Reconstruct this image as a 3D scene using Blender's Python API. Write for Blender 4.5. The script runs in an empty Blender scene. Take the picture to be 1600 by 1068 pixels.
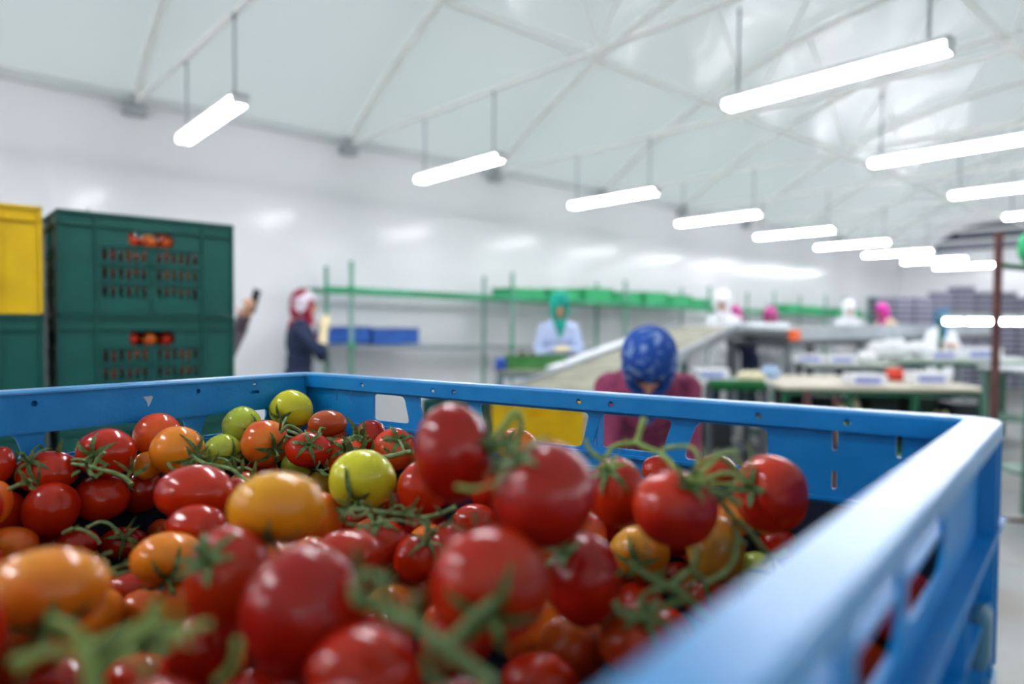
import bpy, bmesh, math, random
from mathutils import Vector as V, Matrix
from mathutils.geometry import tessellate_polygon
random.seed(7)
C = bpy.context.scene.collection
SC = bpy.context.scene
PI = math.pi

# ---------------------------------------------------------------- camera
F = 1067.0; CZ = 1.43
CAM = Matrix.Translation((0, 0, CZ)) @ Matrix.Rotation(PI/2 - math.atan(34/F), 4, 'X') @ Matrix.Rotation(math.radians(.4), 4, 'Z')
cd = bpy.data.cameras.new('camera'); cam = bpy.data.objects.new('camera', cd); C.objects.link(cam)
cam.matrix_world = CAM
cd.sensor_width = 36; cd.lens = 36*F/1600; cd.clip_start = .01; cd.clip_end = 200
cd.dof.use_dof = True; cd.dof.focus_distance = .80; cd.dof.aperture_fstop = cd.lens/1000/.0110
cd.dof.aperture_blades = 0
SC.camera = cam
# ---------------------------------------------------------------- world, exposure
w = bpy.data.worlds.new('world'); SC.world = w; w.use_nodes = True
w.node_tree.nodes['Background'].inputs[0].default_value = (.88, .94, 1, 1)
w.node_tree.nodes['Background'].inputs[1].default_value = .88
SC.view_settings.view_transform = 'Standard'; SC.view_settings.look = 'None'
SC.view_settings.gamma = 1; SC.view_settings.use_curve_mapping = False
SC.view_settings.exposure = .50
LAMP = 37.0

def at(x, y, d):
    """world point seen at photo pixel (x, y) at forward depth d"""
    return CAM @ V(((x-800)/F*d, (534-y)/F*d, -d))
def at_z(x, y, z):
    o = CAM.translation; r = at(x, y, 1) - o
    return o + r*((z-CZ)/r.z)

# ---------------------------------------------------------------- materials
def lin(c):
    if isinstance(c, str):
        c = [int(c[i:i+2], 16)/255 for i in (0, 2, 4)]
        c = [x/12.92 if x <= .04045 else ((x+.055)/1.055)**2.4 for x in c]
    return (*c[:3], 1)
MATS = {}
def mat(name, col, rough=.5, metal=0, coat=0, sss=0, var=0, col2=None, scale=8, bump=0, bscale=60, emit=0, alpha=None, trans=0, detail=3, lo=.4, hi=.6, coatr=.05, bdist=.01, stretch=None, spec=.3):
    if name in MATS: return MATS[name]
    m = bpy.data.materials.new(name); m.use_nodes = True; MATS[name] = m
    nt = m.node_tree; b = nt.nodes['Principled BSDF']; L = nt.links.new
    b.inputs['Base Color'].default_value = lin(col); b.inputs['Roughness'].default_value = rough
    b.inputs['Metallic'].default_value = metal; b.inputs['Coat Weight'].default_value = coat
    b.inputs['Coat Roughness'].default_value = coatr; b.inputs['Specular IOR Level'].default_value = spec
    if sss:
        b.inputs['Subsurface Weight'].default_value = sss; b.inputs['Subsurface Radius'].default_value = (1, .3, .15); b.inputs['Subsurface Scale'].default_value = .006
    if trans: b.inputs['Transmission Weight'].default_value = trans
    tc = nt.nodes.new('ShaderNodeTexCoord'); src = tc.outputs['Object']
    if stretch:
        mp = nt.nodes.new('ShaderNodeMapping'); mp.inputs['Scale'].default_value = stretch; L(src, mp.inputs[0]); src = mp.outputs[0]
    if col2 or var:
        n = nt.nodes.new('ShaderNodeTexNoise'); n.inputs['Scale'].default_value = scale; n.inputs['Detail'].default_value = detail; L(src, n.inputs['Vector'])
        r = nt.nodes.new('ShaderNodeValToRGB'); L(n.outputs['Fac'], r.inputs[0])
        r.color_ramp.elements[0].position = lo; r.color_ramp.elements[1].position = hi
        r.color_ramp.elements[0].color = lin(col)
        r.color_ramp.elements[1].color = lin(col2) if col2 else tuple(min(1, x*(1+var)) for x in lin(col)[:3]) + (1,)
        L(r.outputs[0], b.inputs['Base Color'])
    if bump:
        n2 = nt.nodes.new('ShaderNodeTexNoise'); n2.inputs['Scale'].default_value = bscale; n2.inputs['Detail'].default_value = 3; L(src, n2.inputs['Vector'])
        bp = nt.nodes.new('ShaderNodeBump'); bp.inputs['Strength'].default_value = bump; bp.inputs['Distance'].default_value = bdist
        L(n2.outputs['Fac'], bp.inputs['Height']); L(bp.outputs[0], b.inputs['Normal']); L(bp.outputs[0], b.inputs['Coat Normal'])
    if emit:
        b.inputs['Emission Color'].default_value = lin(col); b.inputs['Emission Strength'].default_value = emit
    return m

# ---------------------------------------------------------------- object helpers
def mesh_obj(name, bm, m, parent=None, smooth=None, bevel=0):
    me = bpy.data.meshes.new(name); bmesh.ops.recalc_face_normals(bm, faces=bm.faces[:]); bm.to_mesh(me); bm.free()
    o = bpy.data.objects.new(name, me); C.objects.link(o)
    if m: me.materials.append(m)
    if parent: o.parent = parent
    if smooth is not None:
        for p in me.polygons: p.use_smooth = True
        if smooth < 179:
            me.set_sharp_from_angle(angle=math.radians(smooth))
    if bevel:
        bv = o.modifiers.new('bevel', 'BEVEL'); bv.width = bevel; bv.segments = 2; bv.limit_method = 'ANGLE'; bv.angle_limit = math.radians(40)
        for p in me.polygons: p.use_smooth = True
        me.set_sharp_from_angle(angle=math.radians(50))
    return o
def thing(name, label, cat, loc=(0, 0, 0), rz=0, group=None):
    o = bpy.data.objects.new(name, None); C.objects.link(o); o.empty_display_size = .05
    o.location = loc; o.rotation_euler = (0, 0, rz); o['label'] = label; o['category'] = cat
    if group: o['group'] = group
    return o
def tag(o, label, cat, group=None, kind=None):
    o['label'] = label; o['category'] = cat
    if group: o['group'] = group
    if kind: o['kind'] = kind
    return o
def struct(o, label=None):
    o['kind'] = 'structure'
    if label: o['label'] = label
    return o
def copy_tree(o, parent=None):
    c = o.copy(); C.objects.link(c); c.parent = parent
    for ch in list(o.children): copy_tree(ch, c)
    return c
def box(bm, x0, x1, y0, y1, z0, z1, M=None):
    vs = [bm.verts.new((x, y, z)) for x in (x0, x1) for y in (y0, y1) for z in (z0, z1)]
    if M:
        for v in vs: v.co = M @ v.co if isinstance(M, Matrix) else M(v.co)
    for f in ((0, 1, 3, 2), (4, 6, 7, 5), (0, 4, 5, 1), (2, 3, 7, 6), (0, 2, 6, 4), (1, 5, 7, 3)):
        bm.faces.new([vs[i] for i in f])
    return vs
def frame_to(d):
    d = V(d).normalized(); up = V((0, 0, 1)) if abs(d.z) < .95 else V((1, 0, 0))
    x = up.cross(d).normalized(); y = d.cross(x)
    return Matrix((x, y, d)).transposed()
def tube(bm, pts, rad, n=8, caps=True):
    """swept round tube; rad = number or list"""
    pts = [V(p) for p in pts]; k = len(pts)
    if not isinstance(rad, (list, tuple)): rad = [rad]*k
    rings = []; prev = None
    for i, p in enumerate(pts):
        d = (pts[min(i+1, k-1)] - pts[max(i-1, 0)]).normalized()
        if prev is None: fr = frame_to(d); x = fr.col[0].copy()
        else:
            x = prev - d*prev.dot(d)
            x = x.normalized() if x.length > 1e-6 else frame_to(d).col[0].copy()
        prev = x; y = d.cross(x)
        rings.append([bm.verts.new(p + (x*math.cos(a) + y*math.sin(a))*rad[i]) for a in [2*PI*j/n for j in range(n)]])
    for a, b in zip(rings, rings[1:]):
        for j in range(n): bm.faces.new((a[j], a[(j+1) % n], b[(j+1) % n], b[j]))
    if caps:
        bm.faces.new(rings[0][::-1]); bm.faces.new(rings[-1])
def smooth_path(pts, sub=5):
    pts = [V(p) for p in pts]; out = []
    for i in range(len(pts)-1):
        p0 = pts[max(i-1, 0)]; p1 = pts[i]; p2 = pts[i+1]; p3 = pts[min(i+2, len(pts)-1)]
        for s in range(sub):
            t = s/sub
            out.append(.5*((2*p1) + (p2-p0)*t + (2*p0-5*p1+4*p2-p3)*t*t + (3*p1-p0-3*p2+p3)*t**3))
    out.append(pts[-1]); return out
def ellipsoid(bm, c, r, M=None, seg=16, rings=10):
    c = V(c); res = bmesh.ops.create_uvsphere(bm, u_segments=seg, v_segments=rings, radius=1)
    for v in res['verts']:
        p = V((v.co.x*r[0], v.co.y*r[1], v.co.z*r[2]))
        if M: p = M @ p
        v.co = c + p
def round_poly(pts, r, seg=4):
    out = []; n = len(pts)
    for i in range(n):
        p = V(pts[i][:2]); a = V(pts[i-1][:2]); b = V(pts[(i+1) % n][:2])
        ri = r[i] if isinstance(r, (list, tuple)) else r
        u = (a-p); v = (b-p); d = min(ri, u.length*.45, v.length*.45); u.normalize(); v.normalize()
        p0 = p+u*d; p1 = p+v*d
        for s in range(seg+1):
            t = s/seg; out.append(tuple((1-t)**2*p0 + 2*t*(1-t)*p + t*t*p1))
    return out
def rect(x0, x1, y0, y1): return [(x0, y0), (x1, y0), (x1, y1), (x0, y1)]
def circ(x, y, r, n=14): return [(x+r*math.cos(2*PI*i/n), y+r*math.sin(2*PI*i/n)) for i in range(n)]
def panel(bm, outer, holes, t, fn):
    """flat plate with holes; 2D outline extruded by thickness t, fn(x, y, depth) -> world"""
    cu = bpy.data.curves.new('tmp', 'CURVE'); cu.dimensions = '2D'; cu.fill_mode = 'BOTH'; cu.extrude = t/2
    for ring in [outer]+list(holes):
        sp = cu.splines.new('POLY'); sp.points.add(len(ring)-1); sp.use_cyclic_u = True
        for i, p in enumerate(ring): sp.points[i].co = (p[0], p[1], 0, 1)
    ob = bpy.data.objects.new('tmp', cu); C.objects.link(ob)
    dg = bpy.context.evaluated_depsgraph_get(); me = bpy.data.meshes.new_from_object(ob.evaluated_get(dg))
    base = len(bm.verts); bm.verts.ensure_lookup_table()
    nv = [bm.verts.new(fn(v.co.x, v.co.y, v.co.z)) for v in me.vertices]
    for p in me.polygons:
        try: bm.faces.new([nv[i] for i in p.vertices])
        except ValueError: pass
    bmesh.ops.remove_doubles(bm, verts=nv, dist=1e-6)
    bpy.data.objects.remove(ob); bpy.data.curves.remove(cu); bpy.data.meshes.remove(me)

# ---------------------------------------------------------------- hall frame: s runs along the hall, q across it
R_ = V((.745, .667, 0)); N_ = V((.667, -.745, 0))
def H(s, q, z): return R_*s + N_*q + V((0, 0, z))
HM = Matrix.Translation((0, 0, 0)) @ Matrix((R_, N_, V((0, 0, 1)))).transposed().to_4x4()
QW = -6.73; SPAN = 9.0; S0 = -5.0; S1 = 19.9; ZW = CZ+1.92; RISE = 1.55

# structure materials
M_wall = mat('white_pvc_wall', 'EDEEF0', .17, spec=.32)
def wall_nodes(m):
    nt = m.node_tree; L = nt.links.new; b = nt.nodes['Principled BSDF']
    tc = nt.nodes.new('ShaderNodeTexCoord'); wv = nt.nodes.new('ShaderNodeTexWave'); wv.wave_type = 'BANDS'; wv.bands_direction = 'X'
    wv.inputs['Scale'].default_value = 1.3; wv.inputs['Distortion'].default_value = 0
    L(tc.outputs['Object'], wv.inputs['Vector'])
    rp = nt.nodes.new('ShaderNodeValToRGB'); rp.color_ramp.elements[0].position = 0; rp.color_ramp.elements[1].position = .03
    L(wv.outputs['Fac'], rp.inputs[0])
    ns = nt.nodes.new('ShaderNodeTexNoise'); ns.inputs['Scale'].default_value = 1.2; L(tc.outputs['Object'], ns.inputs['Vector'])
    ad = nt.nodes.new('ShaderNodeMath'); ad.operation = 'ADD'; L(rp.outputs[0], ad.inputs[0]); L(ns.outputs['Fac'], ad.inputs[1])
    bp = nt.nodes.new('ShaderNodeBump'); bp.inputs['Strength'].default_value = .12; bp.inputs['Distance'].default_value = .01
    L(ad.outputs[0], bp.inputs['Height']); L(bp.outputs[0], b.inputs['Normal'])
wall_nodes(M_wall)
M_ceil = mat('white_ceiling_film', 'D6DCDA', .05, coat=.8, coatr=.03, bump=1.0, bscale=11, bdist=.0065, spec=.6, stretch=(1.6, .6, 1))
def film_nodes(m):
    # translucent mix added so world light from outside brightens the ceiling
    nt = m.node_tree; L = nt.links.new; b = nt.nodes['Principled BSDF']; out = nt.nodes['Material Output']
    tr = nt.nodes.new('ShaderNodeBsdfTranslucent'); tr.inputs[0].default_value = (.80, .86, .84, 1)
    mx = nt.nodes.new('ShaderNodeMixShader'); mx.inputs[0].default_value = .35
    L(b.outputs[0], mx.inputs[1]); L(tr.outputs[0], mx.inputs[2]); L(mx.outputs[0], out.inputs[0])
film_nodes(M_ceil)
M_floor = mat('painted_concrete_floor', '8C908E', .35, col2='7E756C', scale=1.3, lo=.45, hi=.75, bump=.15, bscale=30)
M_trim = mat('grey_trim', 'D5D9DA', .5, var=.05)
M_tubew = mat('white_painted_steel', 'F0F0EC', .4, var=.04)
M_bracket = mat('weathered_steel_bracket', 'A8AEB0', .5, metal=.1, var=.1)

def plate(name, pts, m, t=.1, outward=None, label=None):
    bm = bmesh.new(); vs = [bm.verts.new(p) for p in pts]; bm.faces.new(vs)
    if outward is not None:
        r = bmesh.ops.extrude_face_region(bm, geom=bm.faces[:])
        for e in r['geom']:
            if isinstance(e, bmesh.types.BMVert): e.co += V(outward)*t
    return struct(mesh_obj(name, bm, m), label)

def local_wall(name, pts, m, outward):   # built in hall coordinates so that the panel pattern runs along the wall
    bm = bmesh.new(); bm.faces.new([bm.verts.new(p) for p in pts])
    r = bmesh.ops.extrude_face_region(bm, geom=bm.faces[:])
    for e in r['geom']:
        if isinstance(e, bmesh.types.BMVert): e.co += V(outward)*.12
    o = mesh_obj(name, bm, m); o.matrix_world = HM; return struct(o)
Q1 = QW+SPAN; Q2 = QW+2*SPAN
local_wall('wall_left', [(S0, QW, 0), (S1, QW, 0), (S1, QW, ZW), (S0, QW, ZW)], M_wall, (0, -1, 0))
local_wall('wall_right', [(S0, Q2, 0), (S1, Q2, 0), (S1, Q2, ZW), (S0, Q2, ZW)], M_wall, (0, 1, 0))
local_wall('floor', [(S0, QW, 0), (S1, QW, 0), (S1, Q2, 0), (S0, Q2, 0)], M_floor, (0, 0, -1))
def arch(u):   # roof height over the springing, u across one bay
    t = u/SPAN; return RISE*4*t*(1-t)
def roof_profile():
    pts = []
    for b in (0, 1):
        for i in range(25 if b == 0 else 25):
            if b == 1 and i == 0: continue
            u = SPAN*i/24; pts.append((QW+b*SPAN+u, ZW+arch(u)))
    return pts
RP = roof_profile()
bm = bmesh.new(); rows = []
for s in [S0+(S1-S0)*i/12 for i in range(13)]:
    rows.append([bm.verts.new((s, q, z)) for q, z in RP])
for a, b in zip(rows, rows[1:]):
    for i in range(len(RP)-1): bm.faces.new((a[i], a[i+1], b[i+1], b[i]))
o = mesh_obj('ceiling', bm, M_ceil, smooth=60); o.matrix_world = HM; struct(o)
sd = o.modifiers.new('thickness', 'SOLIDIFY'); sd.thickness = .02; sd.offset = 1
o.modifiers.remove(sd)
local_wall('wall_near', [(S0, QW, 0), (S0, Q2, 0)] + [(S0, q, z) for q, z in RP[::-1]], M_wall, (-1, 0, 0))
local_wall('wall_far', [(S1, QW, 0), (S1, Q2, 0)] + [(S1, q, z) for q, z in RP[::-1]], M_wall, (1, 0, 0))
# trim along the wall top
bm = bmesh.new(); box(bm, S0, S1, QW, QW+.05, ZW-.05, ZW+.03); o = mesh_obj('trim_1', bm, M_trim); o.matrix_world = HM; struct(o)
bm = bmesh.new(); box(bm, S0, S1, QW, QW+.02, 0, .12); o = mesh_obj('baseboard_left', bm, M_trim); o.matrix_world = HM; struct(o)

# louvred gable panel at the far end
M_dark = mat('dark_blue_grey_louvre', '27334A', .5, var=.1)
M_slat = mat('grey_louvre_slat', '8C909C', .5, var=.05)
gv = thing('gable_louvre', 'dark arched louvre panel with grey horizontal slats high on the far end wall', 'vent')
gv.matrix_world = HM
bm = bmesh.new(); n = 28; u0, u1 = .75, SPAN-.75
def ga(u): return ZW - .10 + .65*(1-abs((u-SPAN/2)/(SPAN/2-.75))**9)
poly = [(QW+u0, ZW-.10)] + [(QW+u0+(u1-u0)*i/n, ga(u0+(u1-u0)*i/n)) for i in range(1, n)] + [(QW+u1, ZW-.10)]
vs = [bm.verts.new((S1-.02, q, z)) for q, z in poly]; bm.faces.new(vs)
r = bmesh.ops.extrude_face_region(bm, geom=bm.faces[:])
for e in r['geom']:
    if isinstance(e, bmesh.types.BMVert): e.co.x -= .03
mesh_obj('panel', bm, M_dark, gv)
for za, zb2 in ((-.04, .17), (.29, .42)):
    z = ZW+za
    us = [u0+(u1-u0)*i/200 for i in range(201) if ga(u0+(u1-u0)*i/200) > ZW+zb2]
    if not us: continue
    bm = bmesh.new(); box(bm, S1-.11, S1-.05, QW+us[0], QW+us[-1], z, ZW+zb2); mesh_obj('slat', bm, M_slat, gv, bevel=.01)

# roof trusses, one over each lamp of the left row
LS, LQ = 1.55, -4.76      # first lamp of the left row in hall coordinates
def hall_of(p): return p.x*R_.x+p.y*R_.y, p.x*N_.x+p.y*N_.y
STEP = 2.065
ORD = ['nearest', 'second nearest', 'third nearest', 'fourth nearest', 'fifth nearest', 'sixth nearest', 'seventh nearest', 'eighth nearest', 'ninth nearest']
CH = CZ+1.86
def truss(s, label):
    t = thing('roof_truss', label, 'roof truss', group='white roof trusses of the hall'); t.matrix_world = HM @ Matrix.Translation((s, 0, 0))
    bm = bmesh.new(); tube(bm, [(0, QW+.02, CH), (0, Q1, CH)], .022); mesh_obj('tie_tube', bm, M_tubew, t, smooth=60)
    bm = bmesh.new(); tube(bm, [(0, QW+.03+(SPAN-.06)*i/30, ZW+arch(.03+(SPAN-.06)*i/30)-.06) for i in range(31)], .038, 10); mesh_obj('arch_tube', bm, M_tubew, t, smooth=60)
    for a, b in ((3.55, 1.75), (3.55, 3.1), (3.55, 4.5), (5.45, 4.5), (5.45, 5.9), (5.45, 7.25)):
        bm = bmesh.new(); tube(bm, [(0, QW+a, CH), (0, QW+b, ZW+arch(b)-.06)], .012); mesh_obj('web_tube', bm, M_tubew, t, smooth=60)
    bm = bmesh.new(); box(bm, -.09, .09, QW, QW+.10, ZW-.16, ZW-.08); box(bm, -.04, .04, QW, QW+.14, ZW-.08, ZW+.02); mesh_obj('wall_bracket', bm, M_bracket, t, bevel=.006)
for k in range(-2, 9):
    truss(LS+k*STEP, 'white tubular roof truss directly over the '+ORD[k]+' ceiling lamp of the left row' if k >= 0 else 'white tubular roof truss %s before the nearest lamp of the left row' % ('one bay' if k == -1 else 'two bays'))
# purlins along the hall
for i, u in enumerate((1.75, 4.5, 7.25)):
    bm = bmesh.new(); tube(bm, [(S0+.02, QW+u, ZW+arch(u)-.09), (S1-.13, QW+u, ZW+arch(u)-.09)], .02)
    o = mesh_obj('purlin_tube', bm, M_tubew, smooth=60); o.matrix_world = HM
    tag(o, 'long white purlin tube under the ceiling film, %s' % ('nearest to the left wall' if i == 0 else ('along the crown of the arch' if i == 1 else 'on the right side of the arch')), 'tube')

# ---------------------------------------------------------------- ceiling lamps
M_lamp = mat('lamp_tube_light', 'FBFBFF', .5, emit=LAMP)
M_house = mat('white_lamp_housing', 'E8EAEC', .4, var=.03)
M_rod = mat('grey_hanger_rod', '9AA1A6', .4, metal=.4, var=.1)
LH = CZ+1.295
lamp_dir = V((-math.sin(math.radians(39.5)), -0, 0))
def build_lamp(label, group):
    t = thing('ceiling_lamp', label, 'lamp', group=group)   # local x along the lamp
    bm = bmesh.new(); box(bm, -.60, .60, -.055, .055, .022, .05); box(bm, -.60, -.585, -.055, .055, -.02, .05); box(bm, .585, .60, -.055, .055, -.02, .05)
    mesh_obj('housing', bm, M_house, t, bevel=.004)
    for y in (-.03, .03):
        bm = bmesh.new(); tube(bm, [(-.585, y, 0), (.585, y, 0)], .019, 12); mesh_obj('lamp_tube', bm, M_lamp, t, smooth=60)
    for x in (-.52, .50):
        bm = bmesh.new(); tube(bm, [(x, 0, .05), (x, 0, CH-LH)], .008, 6); tube(bm, [(x, -.012, CH-LH-.03), (x, .012, CH-LH-.03)], .012, 6); mesh_obj('hanger_rod', bm, M_rod, t, smooth=60)
    return t
lamp0 = None
def put_lamp(s, q, label, group):
    global lamp0
    if lamp0 is None: lamp0 = build_lamp(label, group); o = lamp0
    else: o = copy_tree(lamp0); o['label'] = label; o['group'] = group
    o.location = H(s, q, LH); o.rotation_euler = (0, 0, math.atan2(N_.y, N_.x)+math.radians(LAMP_TWIST))
LAMP_TWIST = -1.5
for k in range(9):
    put_lamp(LS+k*STEP, LQ, 'glowing white twin tube ceiling lamp, %s in the left row%s' % (ORD[k], ', just above the green crates' if k == 0 else ''), 'ceiling lamps of the left row')
LB = 3.86
for k in range(8):
    put_lamp(LB+k*STEP-(.14 if k == 0 else 0), -1.65, 'glowing white twin tube ceiling lamp, %s in the right row' % ORD[k], 'ceiling lamps of the right row')
for k in range(3):
    put_lamp(LS-(k+1)*STEP, LQ, 'twin tube ceiling lamp of the left row, behind the viewer', 'ceiling lamps behind the viewer')
    put_lamp(LB-(k+1)*STEP-.75, -1.65, 'twin tube ceiling lamp of the right row, behind the viewer', 'ceiling lamps behind the viewer')
for k in range(-3, 8):
    for q in (Q1+2.0, Q1+5.2):
        put_lamp(LB+k*STEP, q, 'twin tube ceiling lamp in the next bay, to the right of the view', 'ceiling lamps of the next bay')
# ================================================================ the open blue crate in front
RZ = 1.355; CW, CD, CHT = .81, .70, .192
BL = V((-.2917, .9717, RZ)); EU = V((.846, -.5332, 0)).normalized(); EV = V((-.6469, -.7626, 0)).normalized()
def crate_maps(W=CW, D=CD):
    return {'back': (lambda t, z, a: EU*t+EV*a+V((0, 0, z)), W), 'front': (lambda t, z, a: EV*D+EU*t-EV*a+V((0, 0, z)), W),
            'left': (lambda t, z, a: EV*t+EU*a+V((0, 0, z)), D), 'right': (lambda t, z, a: EU*W+EV*t-EU*a+V((0, 0, z)), D)}
M_blue = mat('blue_crate_plastic', '0A78BE', .36, col2='1484C8', scale=30, lo=.35, hi=.75, bump=.06, bscale=260)
M_bluerim = mat('blue_crate_rim_plastic', '2484C6', .34, col2='4E9CD2', scale=14, lo=.4, hi=.8, bump=.08, bscale=180, coat=.5, coatr=.28, stretch=(1, 1, 1))
M_shade = mat('dark_navy_shade', '0B1A30', .6, var=.2)  # shade low in the crate, put into the colour
M_foot = mat('black_rubber', '101012', .6, var=.2)
M_latch = mat('grey_blue_latch', '3F6F88', .35, var=.1)
PATCH = mat('pale_scuffed_plastic', '9DB2C0', .5, var=.2)
def flange(bm, W, D, zt, aw, lip=.012, r=.029):
    """rim swept round the crate; aw(side) inward width"""
    prof = lambda A: [(0, zt-.0015), (.0015, zt), (A-.002, zt), (A, zt-.002), (A, zt-.004), (.004, zt-.004), (.003, zt-lip), (0, zt-lip)]
    loop = []  # (centre fn)
    cs = [((0, 0), (1, 1), 180), ((W, 0), (-1, 1), 270), ((W, D), (-1, -1), 0), ((0, D), (1, -1), 90)]
    aws = {0: (aw['left'], aw['back']), 1: (aw['back'], aw['right']), 2: (aw['right'], aw['front']), 3: (aw['front'], aw['left'])}
    rings = []
    for i, ((cu, cv), (su, sv), a0) in enumerate(cs):
        cx, cy = cu+su*r, cv+sv*r
        for s in range(7):
            f = s/6; ang = math.radians(a0+90*f); A = aws[i][0]*(1-f)+aws[i][1]*f
            ring = []
            for a, z in prof(A):
                # square inner corner, rounded outer one
                k = a/A
                ox, oy = cx+math.cos(ang)*(r-a), cy+math.sin(ang)*(r-a)
                ring.append(bm.verts.new(EU*ox+EV*oy+V((0, 0, z))))
            rings.append(ring)
    n = len(rings[0]); m = len(rings)
    for i in range(m):
        a, b = rings[i], rings[(i+1) % m]
        for j in range(n): bm.faces.new((a[j], a[(j+1) % n], b[(j+1) % n], b[j]))
def win(u0t, u1t, u0b, u1b, zt, zb, r=.007): return round_poly([(u0t, zt), (u1t, zt), (u1b, zb), (u0b, zb)], r)
def slot(u, z0, z1, w=.0045): return round_poly(rect(u-w/2, u+w/2, z0, z1), w*.5)
def blue_crate(full=True):
    t = bpy.data.objects.new('blue_crate', None); C.objects.link(t)
    mp = crate_maps()
    # rim
    bm = bmesh.new(); flange(bm, CW, CD, 0, {'left': .025, 'right': .027, 'back': .020, 'front': .022})
    mesh_obj('rim', bm, M_bluerim, t, smooth=35)
    # back and front walls
    for side in ('back', 'front'):
        fn, L = mp[side]
        bm = bmesh.new()
        holes = [circ(u, -.0105, .0030) for u in ((.13, .247, .279, .444, .481, .627, .70) if full else ())]
        panel(bm, rect(.018, L-.018, -.003, -.0185), holes, .0022, lambda x, y, d: fn(x, y, .0195+d))
        mesh_obj('upper_lip', bm, M_blue, t)
        bm = bmesh.new()
        hs = []
        if full:
            hs = [win(.141, .194, .141, .203, -.022, -.056), win(.215, .296, .228, .286, -.022, -.060), win(.309, .452, .318, .443, -.0225, -.060),
                  win(.466, .543, .455, .532, -.0225, -.057), win(.567, .633, .553, .633, -.0225, -.060, .008),
                  slot(.689, -.019, -.037), slot(.738, -.019, -.038), slot(.689, -.055, -.071), slot(.075, -.019, -.037, .003), slot(.1, -.019, -.037, .003), slot(.10, -.055, -.068, .003)]
        panel(bm, rect(.012, L-.012, -.016, -CHT+.004), hs, .0026, lambda x, y, d: fn(x, y, .011+d))
        # sill under the windows, and a step in the wall
        F_ = lambda u0, u1, a0, a1, z0, z1: box(bm, u0, u1, a0, a1, z0, z1, lambda c: fn(c.x, c.z, c.y))
        F_(.10, L-.16, .004, .0165, -.0655, -.0625)
        F_(.012, L-.012, .004, .0165, -.081, -.078)
        mesh_obj('wall', bm, M_blue, t, bevel=.0006)
        for u in ((.13, .208, .3, .46, .55, .645, .712, .76, .06) if full else (.06, .3, .55, .76)):
            bm = bmesh.new(); F_(u-.0015, u+.0015, .0, .011, -.024, -CHT+.01); mesh_obj('outer_rib', bm, M_blue, t)
    for side in ('left', 'right'):
        fn, L = mp[side]
        bm = bmesh.new()
        holes = [circ(v, -.0145, .0030) for v in (.168, .338, .53)] + [circ(.094, -.0105, .0026), round_poly(rect(.088, .1, -.0235, -.019), .0022)]
        panel(bm, rect(.018, L-.018, -.003, -.043 if side == 'left' else -.020), holes if full else [], .0022, lambda x, y, d: fn(x, y, .0195+d))
        mesh_obj('upper_band', bm, M_blue, t)
        bm = bmesh.new()
        hs = [win(.215, .317, .215, .317, -.0225, -.064, .014), win(.331, .405, .331, .405, -.0225, -.067, .014), win(.425, .56, .425, .56, -.0225, -.067, .014), win(.578, .655, .578, .655, -.0225, -.067, .014)] if side == 'right' else [win(.070, .154, .080, .163, -.045, -.071, .009), win(.183, .328, .177, .325, -.045, -.071, .009), win(.353, .50, .345, .51, -.045, -.071, .009), win(.53, .62, .53, .61, -.045, -.071, .009)] if full else []
        panel(bm, rect(.012, L-.012, -.012, -CHT+.004), hs, .0026, lambda x, y, d: fn(x, y, .0125+d))
        F_ = lambda u0, u1, a0, a1, z0, z1: box(bm, u0, u1, a0, a1, z0, z1, lambda c: fn(c.x, c.z, c.y))
        F_(.012, L-.012, .0125, .020, -.0450, -.042)
        F_(.03, L-.03, .012, .0175, -.0785, -.0745)
        mesh_obj('wall', bm, M_blue, t, bevel=.0006)
        # outside ribs
        for v in ((.036, .064, .206, .324, .415, .57, .664) if full else (.036, .34, .664)):
            bm = bmesh.new(); F_(v-.0018, v+.0018, -.0, .0125, -.012 if v in (.036, .064, .664) else -.082, -CHT+.008); mesh_obj('outer_rib', bm, M_blue, t)
        bm = bmesh.new(); F_(.003, L-.003, -.001, .0125, -.083, -.078); mesh_obj('outer_ledge', bm, M_blue, t)
        bm = bmesh.new(); F_(.064, L-.064, .001, .0125, -.1285, -.1255); mesh_obj('outer_ledge', bm, M_blue, t)
        for v in ((.105, .25, .43, .575) if full else ()): bm = bmesh.new(); F_(v-.0014, v+.0014, .001, .0125, -.128, -CHT+.008); mesh_obj('outer_rib', bm, M_blue, t)
    # corner posts
    for u, v in ((0, 0), (CW, 0), (0, CD), (CW, CD)):
        bm = bmesh.new(); su = 1 if u == 0 else -1; sv = 1 if v == 0 else -1
        pts = []
        for s in range(7):
            a = math.radians(90*s/6); pts.append((u+su*(.026-.022*math.cos(a)), v+sv*(.026-.022*math.sin(a))))
        inn = [(u+su*(.026-.019*math.cos(math.radians(90*s/6))), v+sv*(.026-.019*math.sin(math.radians(90*s/6)))) for s in range(7)][::-1]
        ring = pts+inn
        lo = [bm.verts.new(EU*a+EV*b+V((0, 0, -CHT+.004))) for a, b in ring]; hi = [bm.verts.new(EU*a+EV*b+V((0, 0, -.005))) for a, b in ring]
        k = len(ring)
        for i in range(k): bm.faces.new((lo[i], lo[(i+1) % k], hi[(i+1) % k], hi[i]))
        bm.faces.new(lo[::-1]); bm.faces.new(hi)
        mesh_obj('corner_post', bm, M_blue, t, smooth=40)
        bm = bmesh.new()
        box(bm, min(u+su*.003, u+su*.045), max(u+su*.003, u+su*.045), min(v+sv*.003, v+sv*.04), max(v+sv*.003, v+sv*.04), -CHT, -CHT+.026, lambda c: EU*c.x+EV*c.y+V((0, 0, c.z)))
        mesh_obj('corner_foot', bm, M_foot, t, bevel=.002)
    bm = bmesh.new(); box(bm, .006, CW-.006, .006, CD-.006, -CHT+.003, -CHT+.008, lambda c: EU*c.x+EV*c.y+V((0, 0, c.z)))
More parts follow.
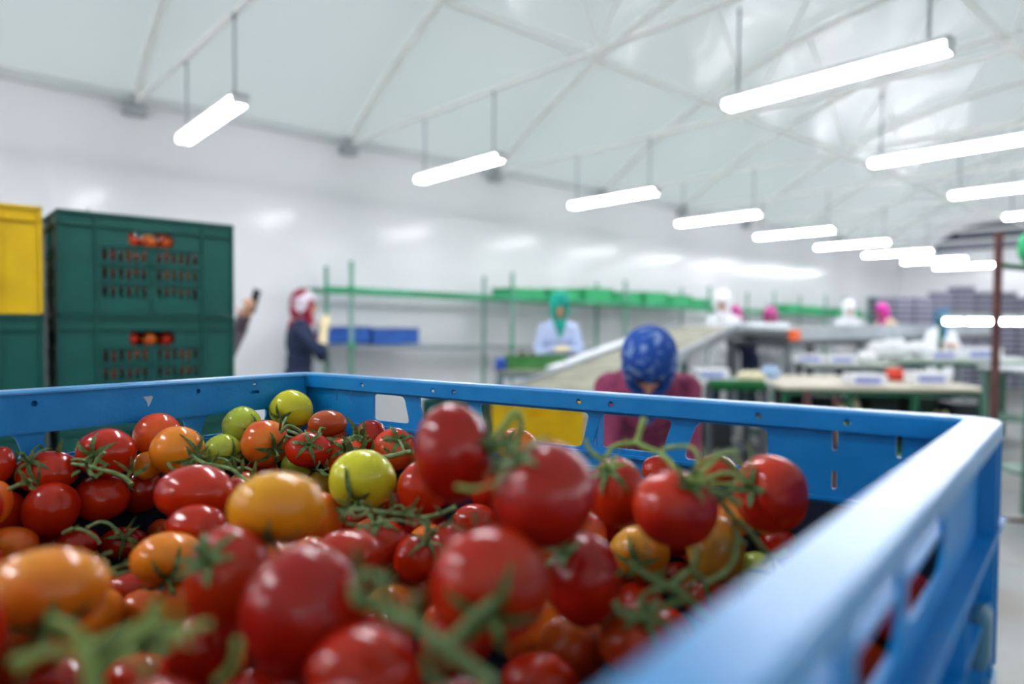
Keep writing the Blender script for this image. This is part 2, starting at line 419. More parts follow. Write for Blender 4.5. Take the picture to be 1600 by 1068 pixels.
    mesh_obj('base', bm, M_shade if full else M_blue, t)  # top crate base painted dark for the shade between tomatoes
    fn, L = mp['right']
    bm = bmesh.new(); box(bm, .095, .122, -.003, .010, -.158, -.118, lambda c: fn(c.x, c.z, c.y)); mesh_obj('latch', bm, M_latch, t, bevel=.005)['label'] = 'grey blue latch on the outer corner'
    return t
crate = blue_crate(True)
crate.location = BL
tag(crate, 'open blue plastic crate heaped with vine tomatoes, topmost of the blue stack in front', 'crate')
# added dark sheet, painting shade onto the low inner walls
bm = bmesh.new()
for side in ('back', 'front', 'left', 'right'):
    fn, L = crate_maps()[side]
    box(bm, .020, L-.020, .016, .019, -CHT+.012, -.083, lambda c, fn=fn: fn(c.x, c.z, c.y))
shade_o = mesh_obj('shade_sheet', bm, M_shade, crate); shade_o['label'] = 'dark navy sheet added for the shade low inside the crate walls'
# scuffs on the left inner band
bm = bmesh.new(); fn = crate_maps()['left'][0]
pts = [(.232, -.016), (.222, -.0155), (.2215, -.018), (.2245, -.025), (.2265, -.0285), (.228, -.022)]
vs = [bm.verts.new(fn(a, b, .0209)) for a, b in pts]; bm.faces.new(vs); sc_ = mesh_obj('scuff', bm, PATCH, crate)
# plain blue crates below
low = blue_crate(False)
low_list = []
for k in range(1, 7):
    o = low if k == 1 else copy_tree(low)
    o.location = BL - V((0, 0, k*(CHT+.001)))
    tag(o, 'blue plastic crate under the open tomato crate, %s below it in the stack' % ['first', 'second', 'third', 'fourth', 'fifth', 'sixth'][k-1], 'crate', 'blue crates stacked below')
zb = RZ-7*CHT-.006
M_wood = mat('pallet_wood', 'A98D63', .7, col2='8B7048', scale=6, bump=.2, stretch=(1, 8, 8))
M_blackpl = mat('black_low_dolly_plastic', '1A1B1E', .5, var=.2)
if zb > .005:
    bm = bmesh.new(); box(bm, 0, CW, 0, CD, 0, zb-.001, lambda c: EU*c.x+EV*c.y+V((0, 0, c.z)))
    o = mesh_obj('transport_base', bm, M_blackpl); o.location = (BL.x, BL.y, 0); tag(o, 'flat black plastic base under the stack of blue crates', 'base')
TOM = [
    (246, 679, 72, 72, 0.772, 'redorange', None, 'round red tomato touching the left crate wall behind the orange one'),
    (277, 703, 84, 78, 0.739, 'orange', (322, 712), 'bright orange tomato at the left with a vine calyx on its right side'),
    (348, 706, 62, 58, 0.819, 'lime', (372, 712), 'small pale green tomato partly hidden behind tangled stems at left centre'),
    (378, 666, 62, 64, 0.852, 'lime', (407, 668), 'light green tomato just left of the topmost yellow green one'),
    (455, 640, 69, 64, 0.901, 'yellowgreen', (446, 652), 'yellow green tomato with dark star calyx, topmost below the far left crate corner'),
    (414, 692, 74, 76, 0.818, 'orangered', (440, 700), 'orange tomato directly below the topmost yellow green tomato'),
    (166, 707, 88, 78, 0.712, 'red', (165, 706), 'red tomato at the left with a star calyx facing the viewer'),
    (73, 737, 96, 68, 0.695, 'red', (62, 716), 'wide red tomato at far left, below the left crate wall'),
    (80, 795, 84, 88, 0.673, 'red', None, 'round dark red tomato at far left, under the wide red one'),
    (158, 777, 84, 74, 0.719, 'red', None, 'round red tomato beneath the star calyx tomato at left'),
    (220, 766, 66, 72, 0.764, 'darkred', (205, 746), 'dark red tomato squeezed between the round one and the wide oval one at left'),
    (230, 727, 44, 46, 0.751, 'orange', None, 'small orange tomato peeking between red ones at left'),
    (304, 769, 126, 86, 0.609, 'red', None, 'large wide oval red tomato left of the golden one'),
    (2, 725, 36, 56, 0.672, 'red', None, 'red tomato cut by the left picture edge beside the wide red one'),
    (10, 802, 56, 70, 0.670, 'red', None, 'red tomato at the left picture edge below the cut one'),
    (-8, 785, 46, 70, 0.643, 'orangered', None, 'orange red tomato cut by the left picture edge, lower of two'),
    (512, 661, 62, 44, 0.857, 'brown', None, 'brownish orange tomato behind the starred red one near the far corner'),
    (508, 685, 70, 60, 0.893, 'redorange', (512, 672), 'red tomato with tall pointed sepals below the far wall, left of the window'),
    (579, 682, 56, 54, 0.854, 'darkred', (562, 678), 'dull dark red tomato lying below the first wall window'),
    (616, 702, 70, 70, 0.826, 'redorange', (628, 682), 'red tomato with two upright sepals under the second wall window'),
    (537, 712, 76, 58, 0.824, 'redorange', (548, 698), 'orange red tomato with two broad sepals, just above the bright yellow green one'),
    (468, 727, 60, 50, 0.917, 'lime', (496, 732), 'small light green tomato left of the large yellow green one'),
    (566, 750, 106, 100, 0.633, 'yellowgreen', (566, 778), 'large bright yellow green tomato in the middle with a dark calyx below'),
    (500, 758, 46, 46, 0.909, 'yellow', None, 'small pale yellow tomato tucked left of the large yellow green one'),
    (482, 702, 74, 56, 0.793, 'red', (492, 690), 'shiny red tomato under the tangled stems near the far corner'),
    (660, 762, 80, 88, 0.620, 'red', None, 'red tomato behind and left of the tall out of focus red one'),
    (618, 785, 50, 60, 0.833, 'darkred', None, 'dark red tomato between the yellow green one and its right neighbour'),
    (708, 706, 130, 156, 0.410, 'deepred', (772, 690), 'tall egg shaped deep red tomato standing highest in the middle'),
    (850, 773, 168, 172, 0.360, 'deepred', (800, 700), 'largest glossy red tomato right of the middle, out of focus'),
    (805, 694, 70, 50, 0.742, 'orangered', (790, 690), 'orange red tomato half hidden behind the hooked stem'),
    (964, 768, 92, 112, 0.502, 'red', (948, 722), 'red tomato between the largest one and the round one under the vine'),
    (1055, 794, 136, 124, 0.445, 'redorange2', (1072, 746), 'round red tomato hanging under the light green vine at right'),
    (1203, 771, 116, 126, 0.515, 'redorange2', (1158, 752), 'rightmost large red tomato with its calyx turned left'),
    (1215, 846, 56, 50, 0.604, 'darkred', None, 'small dusky pink tomato under the rightmost large red one'),
    (1118, 735, 68, 52, 0.630, 'red', None, 'pinkish red tomato behind the vine, left of the rightmost large one'),
    (1030, 733, 56, 44, 0.663, 'red', None, 'pale red tomato peeking above the round one under the vine'),
    (1118, 858, 92, 110, 0.535, 'olive', None, 'dull olive orange tomato under the round red one at right'),
    (1000, 862, 96, 84, 0.559, 'yellow2', (985, 868), 'yellow orange tomato in shade below the round red one'),
    (912, 905, 122, 148, 0.420, 'deepred', (880, 846), 'red tomato below the largest one, right of the star calyx one'),
    (766, 914, 194, 186, 0.325, 'red3', (771, 934), 'large red tomato with a big green star calyx facing the viewer'),
    (742, 814, 76, 56, 0.692, 'red', None, 'red tomato lying below the tall egg shaped one'),
    (651, 872, 76, 76, 0.566, 'red', (672, 838), 'small round red tomato left of the big star calyx one'),
    (700, 855, 72, 80, 0.609, 'red', None, 'red tomato wedged above the big star calyx one'),
    (592, 848, 94, 80, 0.584, 'red', (590, 812), 'red tomato under the dense tangle of stems in the middle'),
    (543, 868, 116, 84, 0.507, 'red3', (556, 900), 'red tomato behind and right of the large dark one'),
    (476, 955, 196, 208, 0.332, 'deepred', None, 'large dark red tomato in the lower middle, strongly out of focus'),
    (566, 1046, 176, 128, 0.301, 'red', None, 'red tomato at the bottom edge, right below the large dark one'),
    (357, 900, 130, 162, 0.385, 'red3', (345, 850), 'tall red tomato left of the large dark one'),
    (433, 792, 152, 116, 0.420, 'gold', (430, 835), 'golden yellow tomato with a leaf stalk below, in the left middle'),
    (505, 806, 66, 76, 0.631, 'orangered', None, 'orange red tomato just behind the golden one'),
    (306, 820, 92, 66, 0.570, 'red', None, 'red tomato between the wide oval one and the orange one'),
    (262, 872, 112, 84, 0.528, 'orange', (285, 895), 'orange tomato in the lower left with a dark calyx tip'),
    (252, 830, 44, 40, 0.786, 'redorange', None, 'small red tomato glimpsed left of the one under the wide oval'),
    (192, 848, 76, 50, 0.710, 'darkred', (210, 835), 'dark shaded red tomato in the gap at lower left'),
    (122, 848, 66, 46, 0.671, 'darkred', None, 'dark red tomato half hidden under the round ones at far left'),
    (148, 866, 52, 40, 0.710, 'yellow', None, 'small yellow tomato in the shaded gap at lower left'),
    (72, 922, 186, 136, 0.360, 'gold2', (115, 960), 'large golden orange tomato at the lower left, strongly out of focus'),
    (16, 852, 84, 60, 0.643, 'orangered', None, 'pinkish orange tomato behind the large golden one at the left edge'),
    (202, 918, 84, 52, 0.612, 'red', None, 'red tomato with bright reflections below the orange one'),
    (225, 955, 84, 70, 0.558, 'orangered', None, 'orange red tomato between the large golden and the tall red one'),
    (150, 962, 90, 90, 0.525, 'orange', None, 'orange tomato right below the large golden one'),
    (285, 940, 70, 80, 0.527, 'orangered', None, 'pale orange red tomato left of the tall red one'),
    (30, 1010, 150, 110, 0.388, 'brown', None, 'dark orange tomato under the large golden one at the left edge'),
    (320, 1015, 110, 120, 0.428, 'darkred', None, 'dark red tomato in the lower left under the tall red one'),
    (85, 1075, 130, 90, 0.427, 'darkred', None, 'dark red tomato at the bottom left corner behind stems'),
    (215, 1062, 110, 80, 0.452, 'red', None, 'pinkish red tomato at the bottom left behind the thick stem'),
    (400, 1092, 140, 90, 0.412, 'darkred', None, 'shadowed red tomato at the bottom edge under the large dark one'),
    (893, 1012, 112, 110, 0.458, 'brown', None, 'brownish orange tomato low in the shade right of centre'),
    (1003, 1000, 140, 110, 0.420, 'brown2', (1000, 952), 'brownish red tomato low beside the right crate rim'),
    (1108, 932, 100, 80, 0.558, 'brown2', (1090, 890), 'orange brown tomato near the right crate rim under the stem star'),
    (1186, 900, 76, 76, 0.535, 'lime', (1200, 885), 'green tomato nearly hidden behind the right crate rim'),
    (842, 1064, 124, 84, 0.425, 'red3', None, 'red tomato at the bottom edge, right of centre'),
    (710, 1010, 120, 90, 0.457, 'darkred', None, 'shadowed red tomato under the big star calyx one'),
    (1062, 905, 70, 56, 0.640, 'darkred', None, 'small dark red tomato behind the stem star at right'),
    (1150, 805, 66, 66, 0.621, 'orange', None, 'orange tomato glimpsed left of the rightmost large red one'),
]
FILL = [(-0.097, 0.533, 1.197, 0.0237), (-0.607, 0.518, 1.194, 0.0225), (-0.324, 0.346, 1.203, 0.0290), (-0.240, 0.265, 1.197, 0.0231), (-0.540, 0.535, 1.199, 0.0267), (0.058, 0.361, 1.197, 0.0222), (0.119, 0.378, 1.200, 0.0270), (-0.057, 0.161, 1.200, 0.0268), (-0.140, 0.133, 1.196, 0.0231), (-0.479, 0.445, 1.199, 0.0270), (-0.306, 0.718, 1.199, 0.0249), (0.076, 0.658, 1.195, 0.0223), (0.111, 0.304, 1.200, 0.0282), (-0.203, 0.832, 1.199, 0.0263), (-0.511, 0.618, 1.197, 0.0261), (0.113, 0.495, 1.196, 0.0236), (-0.097, 0.634, 1.201, 0.0282), (-0.123, 0.213, 1.195, 0.0233), (-0.396, 0.328, 1.196, 0.0249), (-0.438, 0.481, 1.202, 0.0285), (-0.240, 0.643, 1.197, 0.0256), (-0.426, 0.426, 1.201, 0.0261), (0.105, 0.549, 1.196, 0.0221), (-0.227, 0.366, 1.194, 0.0229), (0.111, 0.613, 1.198, 0.0258), (-0.065, 0.301, 1.201, 0.0282), (-0.265, 0.834, 1.194, 0.0223), (-0.215, 0.588, 1.197, 0.0248), (-0.363, 0.267, 1.197, 0.0226), (-0.161, 0.296, 1.196, 0.0231), (-0.198, 0.719, 1.196, 0.0233), (-0.239, 0.204, 1.197, 0.0236), (0.005, 0.314, 1.197, 0.0249), (-0.141, 0.552, 1.195, 0.0222), (-0.182, 0.239, 1.199, 0.0254), (0.120, 0.436, 1.198, 0.0238), (-0.557, 0.489, 1.195, 0.0226), (-0.384, 0.560, 1.198, 0.0254), (-0.011, 0.611, 1.200, 0.0267), (0.000, 0.267, 1.198, 0.0233), (-0.366, 0.450, 1.196, 0.0230), (-0.039, 0.372, 1.199, 0.0270), (-0.294, 0.801, 1.193, 0.0222), (0.183, 0.475, 1.199, 0.0266), (0.256, 0.510, 1.201, 0.0262), (-0.091, 0.475, 1.199, 0.0244), (-0.463, 0.314, 1.196, 0.0235), (0.073, 0.253, 1.201, 0.0281), (-0.399, 0.379, 1.199, 0.0258), (-0.096, 0.759, 1.196, 0.0250), (-0.250, 0.761, 1.201, 0.0256), (-0.078, 0.109, 1.196, 0.0239), (-0.343, 0.758, 1.201, 0.0287), (-0.561, 0.384, 1.202, 0.0283), (0.226, 0.555, 1.201, 0.0278), (-0.637, 0.437, 1.198, 0.0234), (-0.490, 0.355, 1.199, 0.0265), (-0.298, 0.291, 1.198, 0.0235), (-0.181, 0.634, 1.200, 0.0270), (-0.090, 0.415, 1.201, 0.0289), (-0.142, 0.603, 1.197, 0.0224), (0.059, 0.545, 1.197, 0.0237), (-0.442, 0.539, 1.200, 0.0273), (-0.048, 0.233, 1.198, 0.0246), (-0.017, 0.556, 1.200, 0.0290), (0.299, 0.542, 1.199, 0.0256), (-0.295, 0.243, 1.197, 0.0229), (-0.265, 0.586, 1.197, 0.0250), (0.172, 0.402, 1.197, 0.0221), (-0.186, 0.499, 1.199, 0.0258), (-0.208, 0.320, 1.198, 0.0272), (-0.537, 0.431, 1.196, 0.0236), (0.016, 0.498, 1.200, 0.0256), (-0.102, 0.360, 1.201, 0.0285), (-0.356, 0.817, 1.203, 0.0288), (-0.033, 0.738, 1.198, 0.0259), (-0.143, 0.699, 1.200, 0.0251), (0.005, 0.166, 1.196, 0.0244), (0.009, 0.677, 1.197, 0.0258), (-0.295, 0.654, 1.200, 0.0288), (-0.181, 0.158, 1.200, 0.0261), (-0.390, 0.499, 1.197, 0.0246), (0.224, 0.433, 1.200, 0.0287), (-0.200, 0.544, 1.195, 0.0220), (0.038, 0.204, 1.196, 0.0223), (-0.041, 0.505, 1.199, 0.0261), (0.207, 0.602, 1.197, 0.0237), (-0.497, 0.505, 1.196, 0.0226), (-0.173, 0.785, 1.196, 0.0239), (-0.588, 0.454, 1.201, 0.0260), (-0.083, 0.686, 1.198, 0.0247), (-0.315, 0.869, 1.200, 0.0246), (-0.353, 0.405, 1.197, 0.0242), (0.060, 0.611, 1.199, 0.0245), (-0.245, 0.706, 1.201, 0.0269), (-0.150, 0.461, 1.197, 0.0244), (-0.100, 0.258, 1.197, 0.0252), (-0.494, 0.565, 1.195, 0.0227), (-0.262, 0.326, 1.199, 0.0260), (0.053, 0.302, 1.198, 0.0259), (-0.160, 0.363, 1.194, 0.0230), (-0.475, 0.686, 1.194, 0.0223), (0.156, 0.337, 1.199, 0.0274), (0.012, 0.361, 1.197, 0.0232), (-0.048, 0.644, 1.194, 0.0229), (-0.084, 0.579, 1.195, 0.0226), (-0.554, 0.591, 1.197, 0.0223), (-0.418, 0.615, 1.196, 0.0222), (0.017, 0.724, 1.195, 0.0221), (-0.028, 0.118, 1.199, 0.0241), (-0.641, 0.484, 1.196, 0.0248), (-0.451, 0.385, 1.198, 0.0233), (-0.198, 0.453, 1.193, 0.0220), (-0.276, 0.374, 1.197, 0.0246), (-0.456, 0.588, 1.194, 0.0221), (-0.117, 0.310, 1.194, 0.0222), (-0.424, 0.289, 1.197, 0.0239), (-0.318, 0.460, 1.196, 0.0231), (-0.107, 0.169, 1.197, 0.0242), (-0.288, 0.257, 1.287, 0.0234), (-0.609, 0.423, 1.263, 0.0253), (-0.533, 0.564, 1.253, 0.0228), (-0.142, 0.263, 1.258, 0.0281), (-0.357, 0.280, 1.275, 0.0231), (-0.496, 0.538, 1.272, 0.0271), (-0.196, 0.279, 1.237, 0.0226), (-0.523, 0.613, 1.274, 0.0279), (-0.401, 0.447, 1.280, 0.0244), (-0.071, 0.066, 1.262, 0.0237), (-0.233, 0.169, 1.278, 0.0260), (-0.127, 0.159, 1.262, 0.0261), (-0.336, 0.238, 1.282, 0.0224), (-0.062, 0.244, 1.270, 0.0263), (-0.067, 0.113, 1.248, 0.0242), (-0.368, 0.356, 1.243, 0.0260), (0.026, 0.227, 1.253, 0.0236), (-0.427, 0.398, 1.279, 0.0229), (-0.429, 0.320, 1.260, 0.0280), (-0.200, 0.563, 1.246, 0.0233), (0.173, 0.625, 1.228, 0.0225), (-0.491, 0.426, 1.291, 0.0221), (-0.012, 0.265, 1.252, 0.0245), (0.081, 0.637, 1.243, 0.0247), (-0.654, 0.468, 1.258, 0.0259), (-0.597, 0.510, 1.247, 0.0276), (-0.290, 0.335, 1.279, 0.0246), (-0.178, 0.221, 1.265, 0.0254), (-0.251, 0.253, 1.252, 0.0274), (-0.082, 0.744, 1.245, 0.0228), (-0.307, 0.293, 1.245, 0.0229), (-0.437, 0.489, 1.256, 0.0256), (0.022, 0.608, 1.239, 0.0227), (-0.185, 0.173, 1.287, 0.0228), (-0.342, 0.710, 1.236, 0.0232), (-0.342, 0.396, 1.283, 0.0220), (-0.017, 0.202, 1.266, 0.0287), (-0.539, 0.365, 1.252, 0.0242), (-0.549, 0.452, 1.257, 0.0268), (-0.475, 0.348, 1.261, 0.0270), (-0.113, 0.218, 1.263, 0.0251), (-0.564, 0.538, 1.289, 0.0247), (-0.048, 0.152, 1.277, 0.0244), (-0.521, 0.408, 1.254, 0.0234), (0.066, 0.248, 1.268, 0.0242), (-0.292, 0.744, 1.239, 0.0231), (-0.523, 0.503, 1.241, 0.0278), (-0.145, 0.428, 1.242, 0.0278), (-0.473, 0.576, 1.242, 0.0226), (-0.003, 0.447, 1.246, 0.0230), (-0.023, 0.141, 1.239, 0.0221), (-0.239, 0.620, 1.242, 0.0226), (0.018, 0.544, 1.243, 0.0264), (-0.513, 0.478, 1.286, 0.0261), (-0.022, 0.310, 1.239, 0.0243), (-0.137, 0.113, 1.289, 0.0246), (-0.343, 0.237, 1.231, 0.0220), (-0.279, 0.692, 1.245, 0.0231), (-0.310, 0.837, 1.237, 0.0232), (-0.169, 0.487, 1.246, 0.0224), (0.011, 0.161, 1.290, 0.0223), (-0.292, 0.214, 1.255, 0.0286), (-0.380, 0.352, 1.291, 0.0236), (-0.470, 0.425, 1.248, 0.0268), (-0.354, 0.440, 1.244, 0.0228), (0.225, 0.480, 1.236, 0.0221), (-0.207, 0.676, 1.224, 0.0280), (-0.315, 0.406, 1.224, 0.0222), (-0.346, 0.309, 1.231, 0.0229), (0.033, 0.696, 1.240, 0.0243), (-0.420, 0.525, 1.281, 0.0227), (-0.068, 0.358, 1.239, 0.0222), (-0.157, 0.534, 1.234, 0.0235), (0.078, 0.306, 1.242, 0.0222), (0.160, 0.379, 1.238, 0.0227), (-0.119, 0.103, 1.234, 0.0247), (-0.106, 0.297, 1.237, 0.0238), (-0.166, 0.747, 1.238, 0.0222), (-0.390, 0.486, 1.247, 0.0221), (0.183, 0.420, 1.239, 0.0248), (0.111, 0.342, 1.237, 0.0250), (-0.251, 0.296, 1.289, 0.0247), (0.142, 0.594, 1.247, 0.0231), (0.059, 0.497, 1.232, 0.0231), (0.272, 0.537, 1.243, 0.0262), (-0.388, 0.405, 1.242, 0.0233), (-0.581, 0.553, 1.226, 0.0228), (0.276, 0.473, 1.234, 0.0231), (-0.394, 0.286, 1.235, 0.0261), (0.122, 0.659, 1.235, 0.0229), (0.061, 0.581, 1.244, 0.0226), (-0.332, 0.317, 1.290, 0.0228), (0.247, 0.435, 1.247, 0.0223), (-0.562, 0.402, 1.283, 0.0236), (-0.077, 0.199, 1.233, 0.0245), (-0.217, 0.225, 1.291, 0.0232), (-0.025, 0.734, 1.247, 0.0221), (-0.582, 0.472, 1.287, 0.0224), (-0.006, 0.211, 1.213, 0.0262), (-0.089, 0.178, 1.288, 0.0254), (-0.176, 0.136, 1.250, 0.0278)]
# ================================================================ tomatoes
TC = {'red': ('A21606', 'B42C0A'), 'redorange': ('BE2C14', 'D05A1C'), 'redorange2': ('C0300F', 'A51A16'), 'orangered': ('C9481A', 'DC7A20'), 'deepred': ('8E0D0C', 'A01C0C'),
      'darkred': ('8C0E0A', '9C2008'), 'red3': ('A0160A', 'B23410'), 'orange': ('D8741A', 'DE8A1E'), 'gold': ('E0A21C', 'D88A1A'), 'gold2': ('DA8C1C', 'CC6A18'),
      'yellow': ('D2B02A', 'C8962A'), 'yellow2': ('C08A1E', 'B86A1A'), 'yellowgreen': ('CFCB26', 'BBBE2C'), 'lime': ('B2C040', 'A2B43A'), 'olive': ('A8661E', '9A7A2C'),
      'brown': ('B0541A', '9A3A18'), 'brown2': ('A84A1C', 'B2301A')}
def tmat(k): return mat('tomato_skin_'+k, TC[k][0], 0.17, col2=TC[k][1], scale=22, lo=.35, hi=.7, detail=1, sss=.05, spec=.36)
M_green = mat('vine_green', '5F7C44', .6, col2='7E9860', scale=120, bump=.5, bscale=900, sss=.05)
M_greenlight = mat('young_vine_green', '86A552', .55, col2='9DB76A', scale=120, bump=.5, bscale=900, sss=.05)
M_sepal = mat('sepal_green', '41602F', .55, col2='5D7D43', scale=200, bump=.3, bscale=700, sss=.05)
def tomato_verts(bm, r, ax, sx=1, sy=1, seg=36, rings=24, lob=.014, flat=.94, ph=0):
    fr = frame_to(ax); right = CAM.to_3x3() @ V((1, 0, 0)); up = CAM.to_3x3() @ V((0, 1, 0)); fw = right.cross(up)
    res = bmesh.ops.create_uvsphere(bm, u_segments=seg, v_segments=rings, radius=1)
    for v in res['verts']:
        p = v.co.copy(); rho = math.hypot(p.x, p.y); a = math.atan2(p.y, p.x)
        k = 1 + lob*math.cos(5*a+ph)*rho + .5*lob*math.cos(3*a+2*ph)*rho
        z = p.z*flat
        if p.z > 0: z -= .16*math.exp(-(rho/.26)**2); k *= 1-.0*p.z
        else: z += .035*math.exp(-(rho/.2)**2)
        q = fr @ V((p.x*k, p.y*k, z))
        q = right*q.dot(right)*sx + up*q.dot(up)*sy + fw*q.dot(fw)
        v.co = q*r
def leaf(bm, pts, wd, nrm, th=.0007):
    """narrow pointed blade along pts, folded slightly, with thickness"""
    pts = [V(p) for p in pts]; k = len(pts); rows = []
    for i, p in enumerate(pts):
        d = (pts[min(i+1, k-1)]-pts[max(i-1, 0)]).normalized(); s = d.cross(nrm).normalized(); up = s.cross(d).normalized()
        t = i/(k-1); w_ = wd*(.55+.9*t-1.45*t*t)*1.15 if i < k-1 else wd*.03
        w_ = max(w_, wd*.03)
        rows.append([bm.verts.new(c) for c in (p-s*w_+up*w_*.35, p-up*th, p+s*w_+up*w_*.35, p+up*th)])
    for a, b in zip(rows, rows[1:]):
        for j in range(4): bm.faces.new((a[j], a[(j+1) % 4], b[(j+1) % 4], b[j]))
    bm.faces.new(rows[0][::-1]); bm.faces.new(rows[-1])
def calyx(bm, r, ax, rnd, n=5, ln=1.0, stalk=True, flat=.94, lift=.35):
    fr = frame_to(ax); ax = V(ax).normalized(); base = ax*(r*(flat-.15))
    a0 = rnd.uniform(0, 6.28)
    for i in range(n):
        a = a0+2*PI*i/n+rnd.uniform(-.25, .25); L_ = r*ln*rnd.uniform(.75, 1.1); lf = lift*rnd.uniform(-.1, 1.9)
        d = fr @ V((math.cos(a), math.sin(a), 0)); pts = []
        for s in range(7):
            t = s/6; rho = .10*r + L_*t*.95; x = min(rho/r, .97)
            zsurf = r*(flat*math.sqrt(1-x*x) - .16*math.exp(-(x/.26)**2))
            pts.append(d*rho*(1-.25*lf*t*t) + ax*(zsurf + .0012 + r*lf*t*t*.8))
        leaf(bm, pts, r*.115, ax)
    if stalk:
        sd = (ax + fr @ V((rnd.uniform(-.5, .5), rnd.uniform(-.5, .5), 0))).normalized()
        tube(bm, [base-ax*.002, base+ax*.005, base+ax*.008+sd*.004, base+ax*.008+sd*.011], [.0028, .0016, .0017, .0022], 7)
camR = CAM.to_3x3()
TNAME = 'tomato'
rt = random.Random(11)
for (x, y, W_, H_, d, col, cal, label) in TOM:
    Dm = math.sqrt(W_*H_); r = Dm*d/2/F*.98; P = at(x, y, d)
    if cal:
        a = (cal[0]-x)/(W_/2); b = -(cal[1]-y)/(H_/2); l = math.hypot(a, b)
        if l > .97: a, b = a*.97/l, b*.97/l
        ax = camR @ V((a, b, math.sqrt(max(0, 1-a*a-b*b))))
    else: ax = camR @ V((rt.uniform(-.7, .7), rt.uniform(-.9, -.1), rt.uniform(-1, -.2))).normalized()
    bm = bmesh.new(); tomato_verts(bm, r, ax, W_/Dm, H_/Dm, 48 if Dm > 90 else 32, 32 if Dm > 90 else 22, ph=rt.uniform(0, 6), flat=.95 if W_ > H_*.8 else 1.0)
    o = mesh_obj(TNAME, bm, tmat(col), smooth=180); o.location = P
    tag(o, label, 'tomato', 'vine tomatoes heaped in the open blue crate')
    if cal:
        bm = bmesh.new(); calyx(bm, r, ax, rt, rt.choice((5, 5, 6)), .55 if col == 'redorange2' else (1.0 if Dm < 120 else .85))
        mesh_obj('calyx', bm, M_sepal, o, smooth=60)
# tomatoes lying under the visible ones
fm = []
for i, k in enumerate(('red', 'redorange', 'darkred', 'orangered', 'brown', 'deepred')):
    bm = bmesh.new(); tomato_verts(bm, .025, V((.3, .2, 1)), seg=24, rings=16, ph=i)
    me = mesh_obj('tmp', bm, tmat(k), smooth=180); fm.append(me.data); bpy.data.objects.remove(me)
rf = random.Random(5)
def joined(name, items, label, cat):
    bm = bmesh.new()
    for (loc, s, rot, mi) in items:
        n0 = len(bm.faces); bm.from_mesh(fm[mi]); bm.faces.ensure_lookup_table(); M4 = Matrix.Translation(loc) @ rot.to_matrix().to_4x4() @ Matrix.Scale(s, 4); vs = set()
        for f in bm.faces[n0:]:
            f.material_index = mi; f.smooth = True; vs.update(f.verts)
        bmesh.ops.transform(bm, matrix=M4, verts=list(vs))
    me = bpy.data.meshes.new(name); bm.to_mesh(me); bm.free()
    for q in fm: me.materials.append(q.materials[0])
    o = bpy.data.objects.new(name, me); C.objects.link(o); return tag(o, label, cat, None, 'stuff')
def seen(p):
    c = CAM.inverted() @ V(p[:3]); u = 800+F*c.x/-c.z; v = 534-F*c.y/-c.z
    return 0 < u < 1600 and 0 < v < 1110 and c.z < -.1
vis = sorted([f for f in FILL if seen(f)], key=lambda f: -f[2])[:105]
from mathutils import Euler
joined('buried_tomatoes', [(V(f[:3]), f[3]/.025, Euler((i, i*2, i*3)), (0, 1, 2, 2, 5)[i % 5]) for i, f in enumerate(FILL) if f not in vis], 'tomatoes heaped out of sight at the bottom and front of the open blue crate', 'tomatoes')
for (x, y, z, r) in vis:
    o = bpy.data.objects.new('tomato', fm[rf.choice((0, 0, 1, 2, 2, 3, 4, 5))]); C.objects.link(o)
    o.location = (x, y, z); o.scale = (r/.025,)*3; o.rotation_euler = (rf.uniform(0, 6), rf.uniform(0, 6), rf.uniform(0, 6))
    tag(o, 'tomato lying in the second layer of the open blue crate, mostly covered by others', 'tomato', 'lower tomatoes in the open blue crate')

# ================================================================ vines: each stalk drawn through points of the heap
def vine(label, stems, spikes=(), m=None, cat='tomato vine'):
    """stems: [(radius_start, radius_end, [(x, y, depth)...])...]; spikes: [(x0, y0, x1, y1, depth, width_px)]"""
    m = m or M_green
    o = None
    for i, (r0, r1, pts) in enumerate(stems):
        P = smooth_path([at(*p) for p in pts], 5); k = len(P)
        rr = [(r0+(r1-r0)*j/(k-1))*(1+.10*math.sin(j*1.7+i)) for j in range(k)]; rr[-1] *= 1.25
        bm = bmesh.new(); c0 = at(*stems[0][2][0]); tube(bm, [p-c0 for p in P], rr, 8)
        if i == 0: o = mesh_obj('tomato_vine', bm, m, smooth=70); o.location = c0; tag(o, label, cat, 'green vine stalks among the tomatoes')
        else: mesh_obj('stalk', bm, m, o, smooth=70)
    for (x0, y0, x1, y1, d, wpx) in spikes:
        a = at(x0, y0, d); b = at(x1, y1, d*.99); c0 = o.location; mid = (a+b)/2 + camR @ V((.0, 0, .002)) + (b-a).cross(camR @ V((0, 0, 1)))*.10
        pts = smooth_path([a-c0, mid-c0, b-c0], 4)
        bm = bmesh.new(); leaf(bm, pts, wpx*d/F/2, (camR @ V((.25, .2, 1))).normalized()); mesh_obj('sepal', bm, M_sepal if m is M_green else m, o, smooth=50)
    return o
def D_(pts, d, dd=0): return [(x, y, d+dd*i/(len(pts)-1)) for i, (x, y) in enumerate(pts)]
